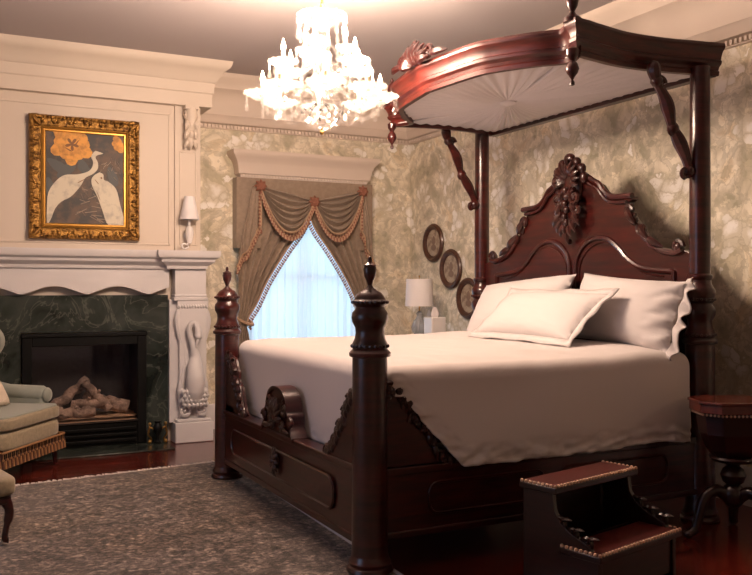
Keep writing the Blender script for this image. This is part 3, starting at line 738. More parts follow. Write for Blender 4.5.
def foot_post(x, y):
    m = post_low(x, y, .012)
    m.lathe([(.070, 1.195), (.066, 1.205), (.060, 1.215), (.050, 1.228), (.030, 1.238), (.026, 1.244)], (x, y, 0), 28)
    p = m.build('foot_post', mahog, bed)
    m = MB(); m.lathe([(.026, 1.24), (.016, 1.25), (.010, 1.26), (.014, 1.275), (.026, 1.30), (.030, 1.33), (.026, 1.342), (.030, 1.348), (.018, 1.353), (.009, 1.36), (.010, 1.372), (.006, 1.384), (0, 1.387)], (x, y, 0), 20)
    m.build('finial', mahog, p)
foot_post(BX, YN); foot_post(BX, YFp)
for y in (YN, YFp):
    m = post_low(HX, y, .0)
    m.lathe([(.074, 1.195), (.080, 1.215), (.080, 1.235), (.070, 1.25), (.060, 1.27), (.058, 1.29), (.066, 1.30), (.066, 1.315), (.055, 1.325)], (HX, y, 0), 28)
    m.lathe([(.055, 1.32), (.056, 1.6), (.054, 2.0), (.052, 2.44)], (HX, y, 0), 20)
    m.build('head_post', mahog, bed)

# footboard with carved crest, wings, rosette
t = thing  # keep the name free
m = MB()
m.box(BX - .035, BX + .035, YN, YFp, .125, .445); m.box(BX - .045, BX + .045, YN, YFp, .43, .46); m.box(BX - .042, BX + .042, YN, YFp, .115, .15)
m.box(BX - .03, BX + .03, YFp - .25, YFp - .05, .45, .50)
fb = m.build('footboard', mahog_h, bed, bevel=.006)
m = MB()                                                     # one long raised panel behind the rosette
zc, hh, cor = .285, .075, []
y0, y1 = YN + .30, YFp - .24
for (cy, cz, a0) in ((y1 - .06, zc + hh - .06, 0), (y0 + .06, zc + hh - .06, PI / 2), (y0 + .06, zc - hh + .06, PI), (y1 - .06, zc - hh + .06, 3 * PI / 2)):
    for k in range(5): a = a0 + k * PI / 8; cor.append((cy + .06 * math.cos(a), cz + .06 * math.sin(a)))
m.prism(cor, 'yz', BX - .043, BX - .03)
m.tube([V(BX - .043, a, b_) for a, b_ in cor + [cor[0]]], .009, 6)
m.build('raised_panel', mahog_h, fb)
m = MB()
m.ball((BX - .045, YM, .305), (.016, .03, .04), 12)
for k in range(10):
    a = 2 * PI * k / 10; m.leaf((BX - .045, YM, .305), (BX - .055, YM + .05 * math.cos(a), .305 + .085 * math.sin(a)), .04, (-1, 0, 0))
m.build('rosette', carved, fb)
# crest: a scrolled pediment standing on the rail
m = MB()
half = smooth_line([(0, .705), (.06, .70), (.12, .672), (.155, .62), (.165, .585), (.185, .56), (.185, .52), (.20, .495), (.22, .475), (.24, .455)], 4)
out = [(YM + p[0], p[1]) for p in half] + [(YM - p[0], p[1]) for p in reversed(half)]
ol = [(a, b_) for i, (a, b_) in enumerate(out) if i == 0 or (abs(a - out[i - 1][0]) + abs(b_ - out[i - 1][1])) > 1e-4]
m.prism(ol, 'yz', BX - .035, BX + .035)
for sd in (-1, 1):
    rows = []
    for p in half:
        rows.append([(BX - .05, YM + sd * p[0], p[1] - .012), (BX - .052, YM + sd * p[0], p[1] + .008), (BX + .044, YM + sd * p[0], p[1] + .008), (BX + .042, YM + sd * p[0], p[1] - .012)])
    m.grid(rows, closeV=True, cap=True)
    m.scroll((BX - .045, YM + sd * .20, .535), (0, sd, 0), (0, 0, 1), .03, 1.3, .012)
    m.scroll((BX - .045, YM + sd * .12, .60), (0, sd, 0), (0, 0, 1), .045, 1.5, .013, start=PI / 2)
m.build('footboard_crest', mahog_h, fb)
m = MB()
rnd = random.Random(5)
for k in range(9):
    a = PI * k / 8; m.leaf((BX - .035, YM, .53), (BX - .055, YM + .09 * math.cos(a), .55 + .11 * math.sin(a)), .045, (-1, 0, 0))
m.ball((BX - .05, YM, .555), (.02, .035, .04), 10)
for sd in (-1, 1):
    m.scroll((BX - .045, YM + sd * .075, .50), (0, sd, 0), (0, 0, 1), .035, 1.4, .011)
    m.leaf((BX - .04, YM + sd * .1, .49), (BX - .05, YM + sd * .2, .485), .035, (-1, 0, 0))
m.build('shell_carving', carved, fb)
# carved wings rising to the posts, on the footboard and on the side rails
def wing(parent, axis, fixed, base, sg, zt, reach, thick=.03):
    """base: coordinate of the post; rises towards it from base+sg*reach"""
    hl = smooth_line([(.07, zt), (.13, zt - .005), (.165, zt - .05), (.20, zt - .085), (.215, zt - .14), (.27, zt - .175), (.30, zt - .225), (reach - .05, .485), (reach, .46)], 4)
    poly = [(base + sg * p[0], p[1]) for p in hl] + [(base + sg * .07, .46)]
    m = MB(); m.prism(poly, 'yz' if axis == 'y' else 'xz', fixed - thick, fixed + thick); o = m.build('wing', mahog_h, parent)
    m = MB()
    for i in range(1, len(hl), 3):
        p = hl[i]; c = (fixed - .022, base + sg * (p[0] + .008), p[1] + .006) if axis == 'y' else (base + sg * p[0], fixed - .02, p[1])
        U = (0, sg, 0) if axis == 'y' else (sg, 0, 0)
        m.scroll(c, U, (0, 0, 1), .033, 1.2, .013, start=i, sgn=(1 if i % 2 else -1)); m.ball((c[0], c[1], c[2]), (.02, .028, .026), 8)
        q_ = hl[min(i + 3, len(hl) - 1)]; c2 = (c[0], base + sg * (q_[0] - .02), q_[1] - .02) if axis == 'y' else (base + sg * (q_[0] - .02), c[1], q_[1] - .02)
        m.leaf(c, c2, .03, (-1, 0, 0) if axis == 'y' else (0, -1, 0))
    pp = [((fixed, base + sg * p[0], p[1]) if axis == 'y' else (base + sg * p[0], fixed, p[1])) for p in hl]
    m.tube(pp, .016, 8); m.build('scroll_carving', carved, o)
wing(fb, 'y', BX, YN, 1, .765, .41); wing(fb, 'y', BX, YFp, -1, .80, .40)
for y, s_ in ((YN, -1), (YFp, 1)):
    m = MB(); m.box(BX, HX, y - .03, y + .03, .16, .43); m.box(BX, HX, y - .038, y + .038, .42, .455); m.box(BX, HX, y - .042, y + .042, .145, .175)
    sr = m.build('side_rail', mahog_h, bed, bevel=.005)
    for x0, x1 in ((BX + .28, BX + .92), (BX + 1.02, BX + 1.72)):
        m = MB()
        rr = .05; z0, z1 = .235, .375; cor = []
        for (cx, cz, a0) in ((x1 - rr, z1 - rr, 0), (x0 + rr, z1 - rr, PI / 2), (x0 + rr, z0 + rr, PI), (x1 - rr, z0 + rr, 3 * PI / 2)):
            for k in range(5): a = a0 + k * PI / 8; cor.append((cx + rr * math.cos(a), cz + rr * math.sin(a)))
        m.tube([V(a, y + s_ * .034, b_) for a, b_ in cor + [cor[0]]], .007, 6); m.build('panel_moulding', mahog_h, sr)
    wing(sr, 'x', y + s_ * .0, BX, 1, .80, .40, .02)

# headboard
hx0, hx1 = 3.665, 3.715
half = [(.12, 2.0), (.15, 1.985), (.20, 1.955), (.25, 1.93), (.29, 1.885), (.34, 1.85), (.40, 1.835), (.535, 1.832), (.535, 1.812), (.505, 1.80), (.50, 1.75), (.53, 1.70), (.58, 1.665), (.62, 1.61), (.66, 1.565), (.72, 1.525), (.80, 1.495), (.88, 1.485), (.93, 1.50), (1.0, 1.47), (1.07, 1.455)]
poly = [(YM + a, b_) for a, b_ in half] + [(YM + 1.07, .42), (YM - 1.07, .42)] + [(YM - a, b_) for a, b_ in reversed(half)]
m = MB(); m.prism(poly, 'yz', hx0, hx1); hb = m.build('headboard', mahog, bed, smooth=False, bevel=.004)
for sd in (-1, 1):
    m = MB()
    top = smooth_line([(hx0 - .005, YM + sd * a, b_ + .004) for a, b_ in half[:7]], 4) + [V(hx0 - .005, YM + sd * .54, 1.834)]
    m.tube(top, .019, 8); m.tube([p + V(-.008, 0, -.034) for p in top[:-1]] + [V(hx0 - .013, YM + sd * .50, 1.80)], .011, 8)
    lo = smooth_line([(hx0 - .005, YM + sd * a, b_) for a, b_ in half[13:19]], 4)
    m.tube(lo, .020, 8); m.build('top_moulding', mahog_h, hb)
for sd in (-1, 1):
    m = MB()
    for a, z, r, st in ((.515, 1.745, .036, 0), (.555, 1.69, .03, 1), (.62, 1.635, .034, 2.5), (.90, 1.515, .040, 0)):
        m.scroll((hx0 - .01, YM + sd * a, z), (0, sd, 0), (0, 0, 1), r, 1.4, .015, start=st); m.ball((hx0, YM + sd * a, z), (.03, r * .8, r * .8), 10)
    for a0, z0, a1, z1 in ((.50, 1.77, .58, 1.66), (.60, 1.66, .70, 1.56), (.66, 1.58, .80, 1.52)):
        m.leaf((hx0 - .01, YM + sd * a0, z0), (hx0 - .02, YM + sd * a1, z1), .05, (-1, 0, 0))
    m.build('scroll_carving', carved, hb)
m = MB()                                                     # pierced looking cartouche at the top
mx = hx0 - .03
m.ball((mx + .02, YM, 1.97), (.035, .10, .15), 16)
m.ball((mx, YM, 2.135), (.032, .048, .038), 12)
for sd in (-1, 1):
    m.ball((mx, YM + sd * .07, 2.105), (.028, .035, .036), 10); m.ball((mx, YM + sd * .118, 2.06), (.028, .034, .036), 10); m.ball((mx, YM + sd * .14, 2.00), (.028, .03, .04), 10)
    for k in range(6):
        a = PI / 2 - sd * (.15 + k * .36)
        m.leaf((mx - .01, YM + .03 * math.cos(a), 2.0 + .02 * math.sin(a)), (mx - .035, YM + .13 * math.cos(a), 2.0 + .13 * math.sin(a)), .042, (-1, 0, 0))
    m.scroll((mx - .03, YM + sd * .085, 1.88), (0, sd, 0), (0, 0, 1), .05, 1.5, .017, start=PI / 2)
    m.scroll((mx - .025, YM + sd * .10, 1.79), (0, sd, 0), (0, 0, 1), .042, 1.4, .015, start=-PI / 2, sgn=-1)
    m.scroll((mx - .025, YM + sd * .065, 1.715), (0, sd, 0), (0, 0, 1), .036, 1.4, .013, start=PI / 2)
    for z0, z1, w0 in ((1.95, 1.85, .06), (1.87, 1.77, .10), (1.80, 1.70, .13), (1.76, 1.66, .09), (1.72, 1.63, .05)):
        m.leaf((mx - .01, YM + sd * w0 * .4, z0), (mx - .03, YM + sd * w0, z1), .05, (-1, 0, 0))
for k in range(7): m.ball((mx - .03 - .004 * (k % 2), YM + .012 * (-1) ** k, 1.93 - k * .042), (.022, .03 - .0025 * k, .026), 10)
m.leaf((mx - .01, YM, 1.68), (mx - .01, YM, 1.58), .045, (-1, 0, 0))
m.ball((mx, YM, 1.60), (.018, .016, .02), 8)
cc = m.build('cartouche_carving', carved, hb); cc.location.z = -.015; cc.scale = (1, 1, 1)
for sd in (-1, 1):                                            # arched panel mouldings, mirrored
    m = MB()
    ln = smooth_line([(.02, 1.0), (.025, 1.25), (.03, 1.42), (.055, 1.50), (.12, 1.565), (.22, 1.60), (.33, 1.585), (.42, 1.53), (.50, 1.46), (.60, 1.41), (.72, 1.39), (.86, 1.38)], 4)
    a = [V(hx0 - .002, YM + sd * p[0], p[1]) for p in ln] + [V(hx0 - .002, YM + sd * .865, 1.38), V(hx0 - .002, YM + sd * .865, 1.0)]
    m.tube(a, .017, 8)
    a2 = [V(hx0 - .002, YM + sd * (p[0] + .03), p[1] - .035) for p in ln[2:-3]]; m.tube(a2, .006, 6); m.build('panel_moulding', mahog, hb)

hb.location.z -= .04; hb.location.y -= .012
# canopy
CZ0, CZ1 = 2.405, 2.568
hp = [(0, 2.50), (.45, 2.56), (.60, 2.62), (.78, 2.74), (.90, 2.845), (1.00, 2.83), (1.07, 2.785)]       # |dy| -> x of the front edge
fr = smooth_line([(x, YM - d, 0) for d, x in reversed(hp)], 5); fr = fr + [V(p.x, 2 * YM - p.y, 0) for p in reversed(fr[:-1])]
side = smooth_line([(3.80, YN, 0), (3.62, YN + .025, 0), (3.40, YN + .065, 0), (3.15, YN + .075, 0), (2.95, YN + .04, 0), (2.785, YN, 0)], 4)
path = [(p.x, p.y) for p in side[:-1]] + [(p.x, p.y) for p in fr] + [(p.x, 2 * YM - p.y) for p in reversed(side[:-1])]
path = [(px_ + .03 + .10 * (py_ - YN) / (YFp - YN) * max(0, min(1, (3.8 - px_) / .8)) - (.03 if px_ > 3.7 else 0), py_) for px_, py_ in path]
path = list(reversed(path))                                   # travel so that outwards is on the right
cp = [(-.02, CZ0), (.012, CZ0), (.018, CZ0 + .02), (.010, CZ0 + .03), (.016, CZ0 + .045), (.034, CZ0 + .06), (.038, CZ0 + .075), (.030, CZ0 + .082), (.034, CZ0 + .10), (.046, CZ0 + .125), (.060, CZ0 + .138), (.064, CZ0 + .150), (.060, CZ0 + .165), (.05, CZ1), (-.02, CZ1)]
m = MB(); m.sweep(cp, path, lim=.85)
chk = sum((path[i][0] * path[i + 1][1] - path[i + 1][0] * path[i][1]) for i in range(len(path) - 1))
cf = m.build('canopy_frame', mat('canopy_mahogany', (.030, .0036, .0026), .42, coat=.12, var=((.10, .011, .0065), (5, 5, 40), (.35, .7))), bed, angle=28)
m = MB(); m.box(3.77, 3.80, YN, YFp, CZ0, CZ1); m.box(3.735, 3.79, YN, YFp, CZ0 - .005, CZ0 + .02); m.build('back_rail', mahog_h, cf)
# pleated lining, radiating from a rosette
cxl, cyl = 3.16, YM; ring = []
inn = [(p[0], p[1]) for p in path]
NS = 720
cl = inn + [inn[0]]
per = [0]
for a, b_ in zip(cl[:-1], cl[1:]): per.append(per[-1] + math.hypot(b_[0] - a[0], b_[1] - a[1]))
def onper(q):
    d = q * per[-1]
    for i in range(len(per) - 1):
        if per[i + 1] >= d:
            f = (d - per[i]) / max(1e-9, per[i + 1] - per[i]); return (cl[i][0] + (cl[i + 1][0] - cl[i][0]) * f, cl[i][1] + (cl[i + 1][1] - cl[i][1]) * f)
    return cl[-1]
rows = []
for j in range(9):
    q = .06 + .94 * j / 8; row = []
    for k in range(NS):
        x, y = onper(k / NS); x = cxl + (x - cxl) * q * .995; y = cyl + (y - cyl) * q * .995
        pl = (.5 + .5 * math.sin(k / NS * 2 * PI * 64 + 2.0 * noise.noise((k * .03, j * .15, 0)))) ** 1.0
        z = CZ0 + .03 - .030 * (1 - q) ** 1.3 - .022 * pl * min(1, q * 2.2) * (1.15 - .75 * q) - .018 * math.sin(PI * q) * (.5 + .5 * noise.noise((k * .02, 3, 0)))
        row.append((x, y, z))
    rows.append(row)
m = MB(); m.grid(rows, closeV=True); ln_ = m.build('canopy_lining', liningm, cf, angle=80)
m = MB(); m.lathe([(.0, CZ0 - .022), (.03, CZ0 - .02), (.05, CZ0 - .008), (.052, CZ0 + .01), (.0, CZ0 + .012)], (cxl, cyl, 0), 24); m.build('rosette', liningm, ln_)
m = MB(); m.prism([(p[0], p[1]) for p in inn], 'xy', CZ1 - .03, CZ1 - .02); m.build('top_board', mahog_h, cf, smooth=False)
def pend(x, y):
    m = MB(); m.lathe([(.03, -.01), (.032, .02), (.02, .03)], (x, y, CZ0), 16)
    m.lathe([(.0, -.16), (.012, -.155), (.012, -.14), (.005, -.13), (.010, -.12), (.028, -.095), (.034, -.075), (.026, -.05), (.014, -.035), (.022, -.02), (.030, -.01), (.030, .0)], (x, y, CZ0), 18)
    m.build('drop_finial', mahog, cf)
    m = MB(); m.lathe([(.045, -.01), (.045, .01), (.02, .03), (.012, .045), (.026, .07), (.034, .10), (.026, .135), (.010, .155), (.014, .17), (.0, .19)], (x, y, CZ1), 18); m.build('finial', mahog, cf)
pend(2.79, YN - .01); pend(2.905, YFp + .01)
# carved crest on the front of the canopy
m = MB(); x = 2.50
for k in range(9):
    a = PI * k / 8; m.leaf((x, YM + .05 * math.cos(a), CZ1 - .01), (x - .01, YM + .17 * math.cos(a), CZ1 + .115 * math.sin(a) + .01), .06, (-1, 0, 0))
m.ball((x, YM, CZ1 + .035), (.03, .06, .05), 12); m.ball((x, YM, CZ1 + .11), (.02, .025, .03), 10)
for sd in (-1, 1):
    m.scroll((x, YM + sd * .15, CZ1 + .03), (0, sd, 0), (0, 0, 1), .045, 1.4, .016); m.leaf((x, YM + sd * .17, CZ1 + .02), (x + .02, YM + sd * .33, CZ1 + .01), .05, (-1, 0, 0))
m.build('canopy_crest', mahog_shaded, cf)
# S brackets
for y in (YN + .01, YFp - .01):
    m = MB()
    ln = smooth_line([(3.345, y, 2.42), (3.35, y, 2.38), (3.375, y, 2.32), (3.425, y, 2.25), (3.455, y, 2.18), (3.475, y, 2.11), (3.515, y, 2.05), (3.56, y, 1.98), (3.595, y, 1.90), (3.60, y, 1.86)], 4)
    m.tube(ln, [.030 + .006 * math.sin(i * .55) for i in range(len(ln))], 8)
    for q, r in ((2, .038), (7, .036), (14, .033), (21, .036), (27, .035), (34, .038)): m.ball(ln[q], (r, r * .9, r), 10)
    m.scroll(ln[-2] + V(-.03, 0, -.01), (1, 0, 0), (0, 0, 1), .035, 1.3, .014); m.scroll(ln[22] + V(-.015, 0, 0), (1, 0, 0), (0, 0, 1), .035, 1.2, .013)
    m.scroll(ln[8] + V(.02, 0, .01), (1, 0, 0), (0, 0, 1), .035, 1.2, .013)
    m.build('canopy_bracket', mahog, bed)

# mattress and bedding
m = MB(); m.box(1.80, 3.62, YN + .05, YFp - .05, .34, .86)
tag(m.build('mattress', linen, bevel=.05), 'thick mattress under the white bedspread', 'mattress')
def bedspread():
    x0, x1, y0, y1, ZT, R = 1.825, 3.545, YN + .03, YFp - .03, .925, .075
    per_ = []      # (base point, dir, limit)
    n = 130
    def ramp_side(x):        # hem height above which nothing hangs, near and far sides
        q = (x - x0) / .30
        if q < 0: q = 0
        return .17 + .34 * min(1, q) ** .9
    for i in range(n + 1): x = x1 - (x1 - x0 - .0) * i / n; per_.append((V(x, y0, 0), V(0, -1, 0), ramp_side(x)))
    for k in range(1, 10): a = PI / 2 * k / 10; per_.append((V(x0, y0, 0), V(-math.sin(a), -math.cos(a), 0), .17 + .30 * max(0, k - 5) / 5))
    for i in range(n + 1): y = y0 + (y1 - y0) * i / n; per_.append((V(x0, y, 0), V(-1, 0, 0), .50))
    for k in range(1, 10): a = PI / 2 * k / 10; per_.append((V(x0, y1, 0), V(-math.cos(a), math.sin(a), 0), .50 - .33 * max(0, min(1, k / 5))))
    for i in range(n + 1): x = x0 + (x1 - x0) * i / n; per_.append((V(x, y1, 0), V(0, 1, 0), ramp_side(x)))
    def topz(x, y):
        e = min((x - x0) / .3, (y - y0) / .3, (y1 - y) / .3); e = max(0, min(1, e))
        return ZT - .022 * (1 - e) ** 2 + .005 * noise.noise((x * 3, y * 3, 0)) + .003 * noise.noise((x * 9, y * 9, 2)) + .016 * math.exp(-((x - 3.3) / .2) ** 2)
    rows = []; ns = 48
    for k, (p, d, lim) in enumerate(per_):
        tz = topz(p.x, p.y); row = [V(p.x, p.y, tz)]
        for j in range(1, ns + 1):
            s_ = lim * j / ns; q = R * PI / 2
            if s_ < q: a = s_ / R; h, z = R * math.sin(a), R * (1 - math.cos(a))
            else: h, z = R, R + (s_ - q)
            dep = max(0, s_ - q)
            nn = noise.noise((p.x * 4, p.y * 4, s_ * 3)) ; hemq = max(0, 1 - (lim - s_) / .11)
            wob = .010 * nn * min(1, dep / .1) + hemq * (.022 * noise.noise((p.x * 13 + s_ * 9, p.y * 13, s_ * 34)) + .010 * noise.noise((p.x * 30, p.y * 30, s_ * 50))) - .008 * hemq
            inside = abs(d.x) > .5
            h2 = h + (wob if not inside else wob * .3) + .05 * dep * (0 if inside else 1)
            row.append(V(p.x, p.y, tz - z) + d * h2)
        rows.append(row)
    m = MB(); R_ = m.grid(rows)
    # top: between near side columns and far side columns
    top = []
    ny = n
    foot = [per_[n + 10 + i][0] for i in range(n + 1)]
    g_ = [[V(x0 + (x1 - x0) * i / n, y.y, topz(x0 + (x1 - x0) * i / n, y.y)) for i in range(n + 1)] for y in foot]
    m.grid(g_)
    bmesh.ops.remove_doubles(m.b, verts=m.b.verts, dist=.0005)
    # wrinkled end at the head, near corner
    o = m.build('bedspread', linen, angle=180, solid=.006)
    return o
tag(bedspread(), 'white bedspread with a gathered hem draped over the high bed', 'bedspread')

def pillow(name, lab, loc, rot, w_, h_, th, flange=0., ruffle=0., seed=1):
    """local x width, y height, z thickness"""
    M = Matrix.Translation(loc) @ rot.to_4x4(); n = 36
    mtx = thing(name, lab, 'pillow', loc, 0, 'pillows at the head of the bed')
    m = MB(M)
    def surf(sg):
        rows = []
        for i in range(n + 1):
            row = []
            for j in range(n + 1):
                u, v = -1 + 2 * i / n, -1 + 2 * j / n
                f = max(0, (1 - abs(u) ** 2.6) * (1 - abs(v) ** 2.6)) ** .52
                pin = 1 - .07 * (1 - abs(v) ** 2) * abs(u) ** 3; pinv = 1 - .07 * (1 - abs(u) ** 2) * abs(v) ** 3
                wr = .006 * noise.noise((u * 2.5 + seed, v * 2.5, sg)) * f + .004 * noise.noise((u * 7 + seed, v * 7, sg)) * (1 - f * .5)
                rip = 0
                if ruffle and u < -.55: rip = .018 * math.sin(v * 13 + u * 10 + 2 * noise.noise((u * 4, v * 4, 9))) * (-.55 - u) / .45
                row.append((u * w_ / 2 * pin, v * h_ / 2 * pinv, sg * (f * th / 2) + wr + rip))
            rows.append(row)
        return rows
    a = surf(1); b_ = surf(-1); m.grid(a); m.grid(b_)
    bmesh.ops.remove_doubles(m.b, verts=m.b.verts, dist=.0008)
    case = m.build('pillowcase', linen2, mtx, angle=180)
    if flange:
        m = MB(M); rin = []; rout = []
        ed = [(-1 + 2 * i / n, -1) for i in range(n)] + [(1, -1 + 2 * i / n) for i in range(n)] + [(1 - 2 * i / n, 1) for i in range(n)] + [(-1, 1 - 2 * i / n) for i in range(n)]
        for k, (u, v) in enumerate(ed):
            pin = 1 - .07 * (1 - abs(v) ** 2) * abs(u) ** 3; pinv = 1 - .07 * (1 - abs(u) ** 2) * abs(v) ** 3
            x, y = u * w_ / 2 * pin, v * h_ / 2 * pinv
            rin.append((x * .985, y * .985, 0)); rout.append((x + flange * (u if abs(u) > .98 else u * .9), y + flange * v, .006 * math.sin(k * .55)))
        m.grid([rin, rout], closeV=True); m.build('flange', linen2, mtx, solid=.006)
    if ruffle:
        m = MB(M); rows = []
        for j in range(61):
            v = -1.05 + 2.1 * j / 60; row = []
            for i in range(9):
                q = i / 8; row.append((-w_ / 2 * (.96 + .0 * q) - ruffle * q * (1 - .25 * abs(v) ** 3), v * h_ / 2 * (1 + .05 * q), .022 * q * math.sin(j * .45 + 1.2 * math.sin(j * .23)) + .008 * math.sin(j * .37 + q * 3)))
            rows.append(row)
        m.grid(rows); m.build('ruffle', linen2, mtx, solid=.005)
    return mtx
def prot(lean, yaw=0, roll=0):
    """pillow standing against the headboard: local x -> +Y, y -> up, z -> -X, leaned back"""
    B = Matrix(((0, 0, -1), (1, 0, 0), (0, 1, 0)))
    B = Matrix(((0, 0, -1), (1, 0, 0), (0, 1, 0)))
    return Matrix.Rotation(yaw, 3, 'Z') @ Matrix.Rotation(lean, 3, 'Y') @ B @ Matrix.Rotation(roll, 3, 'Z')
R_ = math.radians
pillow('pillow', 'plump white pillow leaning on the headboard at the far side, behind the flanged one', (3.48, 4.80, 1.115), prot(R_(30), 0, R_(-5)), .96, .43, .22, seed=2)
pillow('pillow', 'white pillow with a ruffled end on the side of the bed nearest the stool', (3.49, 3.79, 1.115), prot(R_(16), 0, R_(4)), .86, .41, .22, ruffle=.055, seed=5)
pillow('pillow', 'flanged white pillow lying tilted in front of the two others', (3.21, 4.22, 1.085), prot(R_(47), R_(-3), R_(0)), 1.0, .37, .17, flange=.045, seed=9)

# ------------------------------------------------------------------ rug
m = MB(); n = 60
edge = [(-1.4 + 3.22 * i / n, 5.62 + .13 * (-1.4 + 3.22 * i / n + 1.4)) for i in range(n + 1)]
poly = [(-1.4, -.6), (1.70, -.6), (1.82, 6.035)] + [(x_, y_) for x_, y_ in reversed(edge[:-1])]
m.prism(poly, 'xy', .001, .011); rg = tag(m.build('rug', rugm, smooth=False), 'large mottled beige and grey brown wool rug running under the bed foot', 'rug')
m = MB(); rnd = random.Random(11)
pts = [(x_, y_ + .006 * math.sin(x_ * 9)) for x_, y_ in edge]
x_ = -1.39
while x_ < 1.82:
    y_ = 5.62 + .13 * (x_ + 1.4); q = rnd.uniform(-.02, .02); l = rnd.uniform(.03, .075)
    m.tube([(x_, y_ - .01, .007), (x_ + q * .5, y_ + l * .5, .008), (x_ + q, y_ + l, .004)], [.007, .006, .004], 4); x_ += .011
m.build('fringe', mat('rug_fringe', (.66, .60, .55), .9), rg)
m = MB(); m.tube([(1.703, -.6, .008), (1.822, 6.03, .008)], .011, 6); m.build('binding', mat('rug_binding', (.52, .50, .52), .9), rg)

# ------------------------------------------------------------------ bed steps
sx, sy, sa = 2.28, 2.605, R_(14)
t = thing('bed_steps', 'two tread mahogany bed steps with red leather treads and nailheads', 'step stool', (sx, sy, 0), sa)
M = Matrix.Translation((sx, sy, 0)) @ Matrix.Rotation(sa, 4, 'Z')
W_ = .575
def nails(mb, pts, sp=.021, r=.0082):
    P_ = [Vector(p) for p in pts]
    for a, b_ in zip(P_[:-1], P_[1:]):
        L_ = (b_ - a).length; k = int(L_ / sp)
        for i in range(k + 1): mb.ball(a.lerp(b_, i / max(1, k)), r, 6)
for y0, y1, z in ((0, .19, .215), (.215, .395, .445)):
    m = MB(M); m.box(-.01, W_ + .01, y0 - .01, y1, z - .035, z - .008); tr = m.build('tread', mahog_shaded, t, bevel=.005)
    m = MB(M); m.box(0, W_, y0, y1 - .01, z - .01, z); m.build('leather_pad', leatherm, tr, bevel=.004)
    m = MB(M); nails(m, [(-.002, y1 - .01, z - .004), (-.002, y0 - .002, z - .004), (W_ + .002, y0 - .002, z - .004), (W_ + .002, y1 - .01, z - .004)]); m.build('nailheads', nailm, tr)
for x in (.005, W_ - .03):
    m = MB(M)
    out = smooth_line([(.01, .175, 0), (.01, .02, 0)], 2)
    poly = [(.01, .0), (.385, .0), (.385, .41), (.235, .41), (.225, .34), (.195, .30), (.15, .27), (.10, .25), (.05, .23), (.03, .18), (.01, .18)]
    m.prism(poly, 'yz', x, x + .025)
    sp = m.build('side_panel', mahog_shaded, t, bevel=.003)
    m = MB(M)
    for y, z, r in ((.20, .285, .035), (.14, .255, .03), (.07, .235, .028)):
        m.scroll((x + .0125, y, z), (0, 1, 0), (0, 0, 1), r, 1.3, .012); m.leaf((x + .0125, y, z), (x + .0125, y - .055, z + .03), .035, (0, .5, .8))
    m.build('scroll_carving', mahog_shaded, sp)
for a in ((.22, .235, .05, .20), (.37, .383, .02, .41), (.02, .035, .03, .175)): m = MB(M); m.box(.03, W_ - .03, *a); m.build('riser', mahog_shaded, t)
for x in (.02, W_ - .03):
    m = MB(M); m.lathe([(.012, .2), (.018, .23), (.010, .26), (.018, .30), (.010, .35), (.016, .41)], (x, .375, 0), 10); m.build('spindle', mahog_shaded, t)

# ------------------------------------------------------------------ side table on tripod
tx, ty = 3.56, 3.085; ta = R_(-27)
t = thing('work_table', 'small octagonal mahogany pedestal table beside the head of the bed', 'table', (tx, ty, 0), ta)
M = Matrix.Translation((tx, ty, 0)) @ Matrix.Rotation(ta, 4, 'Z')
def octo(w2, d2, c): return [(-w2 + c, -d2), (w2 - c, -d2), (w2, -d2 + c), (w2, d2 - c), (w2 - c, d2), (-w2 + c, d2), (-w2, d2 - c), (-w2, -d2 + c)]
m = MB(M); m.prism(octo(.20, .165, .08), 'xy', .675, .69); m.prism(octo(.193, .158, .077), 'xy', .63, .675); m.build('table_top', mat('red_mahogany_top', (.065, .010, .006), .22, coat=.4, var=((.12, .018, .009), (6, 40, 6), (.4, .65))), t, smooth=False, bevel=.004)
m = MB(M); oc = octo(.178, .143, .07); oc.append(oc[0]); nails(m, [(a, b_, .622) for a, b_ in oc], .0185, .007); m.build('beading', nailm, t)
m = MB(M)
rows = []
for z, k in ((.63, .93), (.60, .90), (.52, .84), (.44, .66), (.40, .50)): rows.append([(a * k, b_ * k, z) for a, b_ in octo(.18, .145, .07)])
m.grid(rows, closeV=True, cap=True); m.build('work_bin', mahog_shaded, t, smooth=False)
m = MB(M); m.lathe([(.11, .405), (.115, .395), (.10, .38), (.04, .37), (.03, .355), (.05, .34), (.062, .31), (.05, .275), (.03, .262), (.045, .25), (.06, .225), (.055, .18), (.03, .15), (.0, .14)], (0, 0, 0), 24); m.build('pedestal', mahog_shaded, t)
for k in range(3):
    a = PI + R_(8) + k * 2 * PI / 3; c_, s_ = math.cos(a), math.sin(a)
    ln = smooth_line([(.03 * c_, .03 * s_, .20), (.09 * c_, .09 * s_, .235), (.15 * c_, .15 * s_, .20), (.18 * c_, .18 * s_, .12), (.20 * c_, .20 * s_, .05), (.235 * c_, .235 * s_, .022)], 5)
    m = MB(M); m.tube(ln, [.032 - .012 * i / len(ln) for i in range(len(ln))], 10); m.ball((.24 * c_, .24 * s_, .022), (.026, .026, .021), 10); m.scroll((.10 * c_, .10 * s_, .225), (c_, s_, 0), (0, 0, 1), .03, 1.3, .012)
    m.build('leg', mahog_shaded, t)

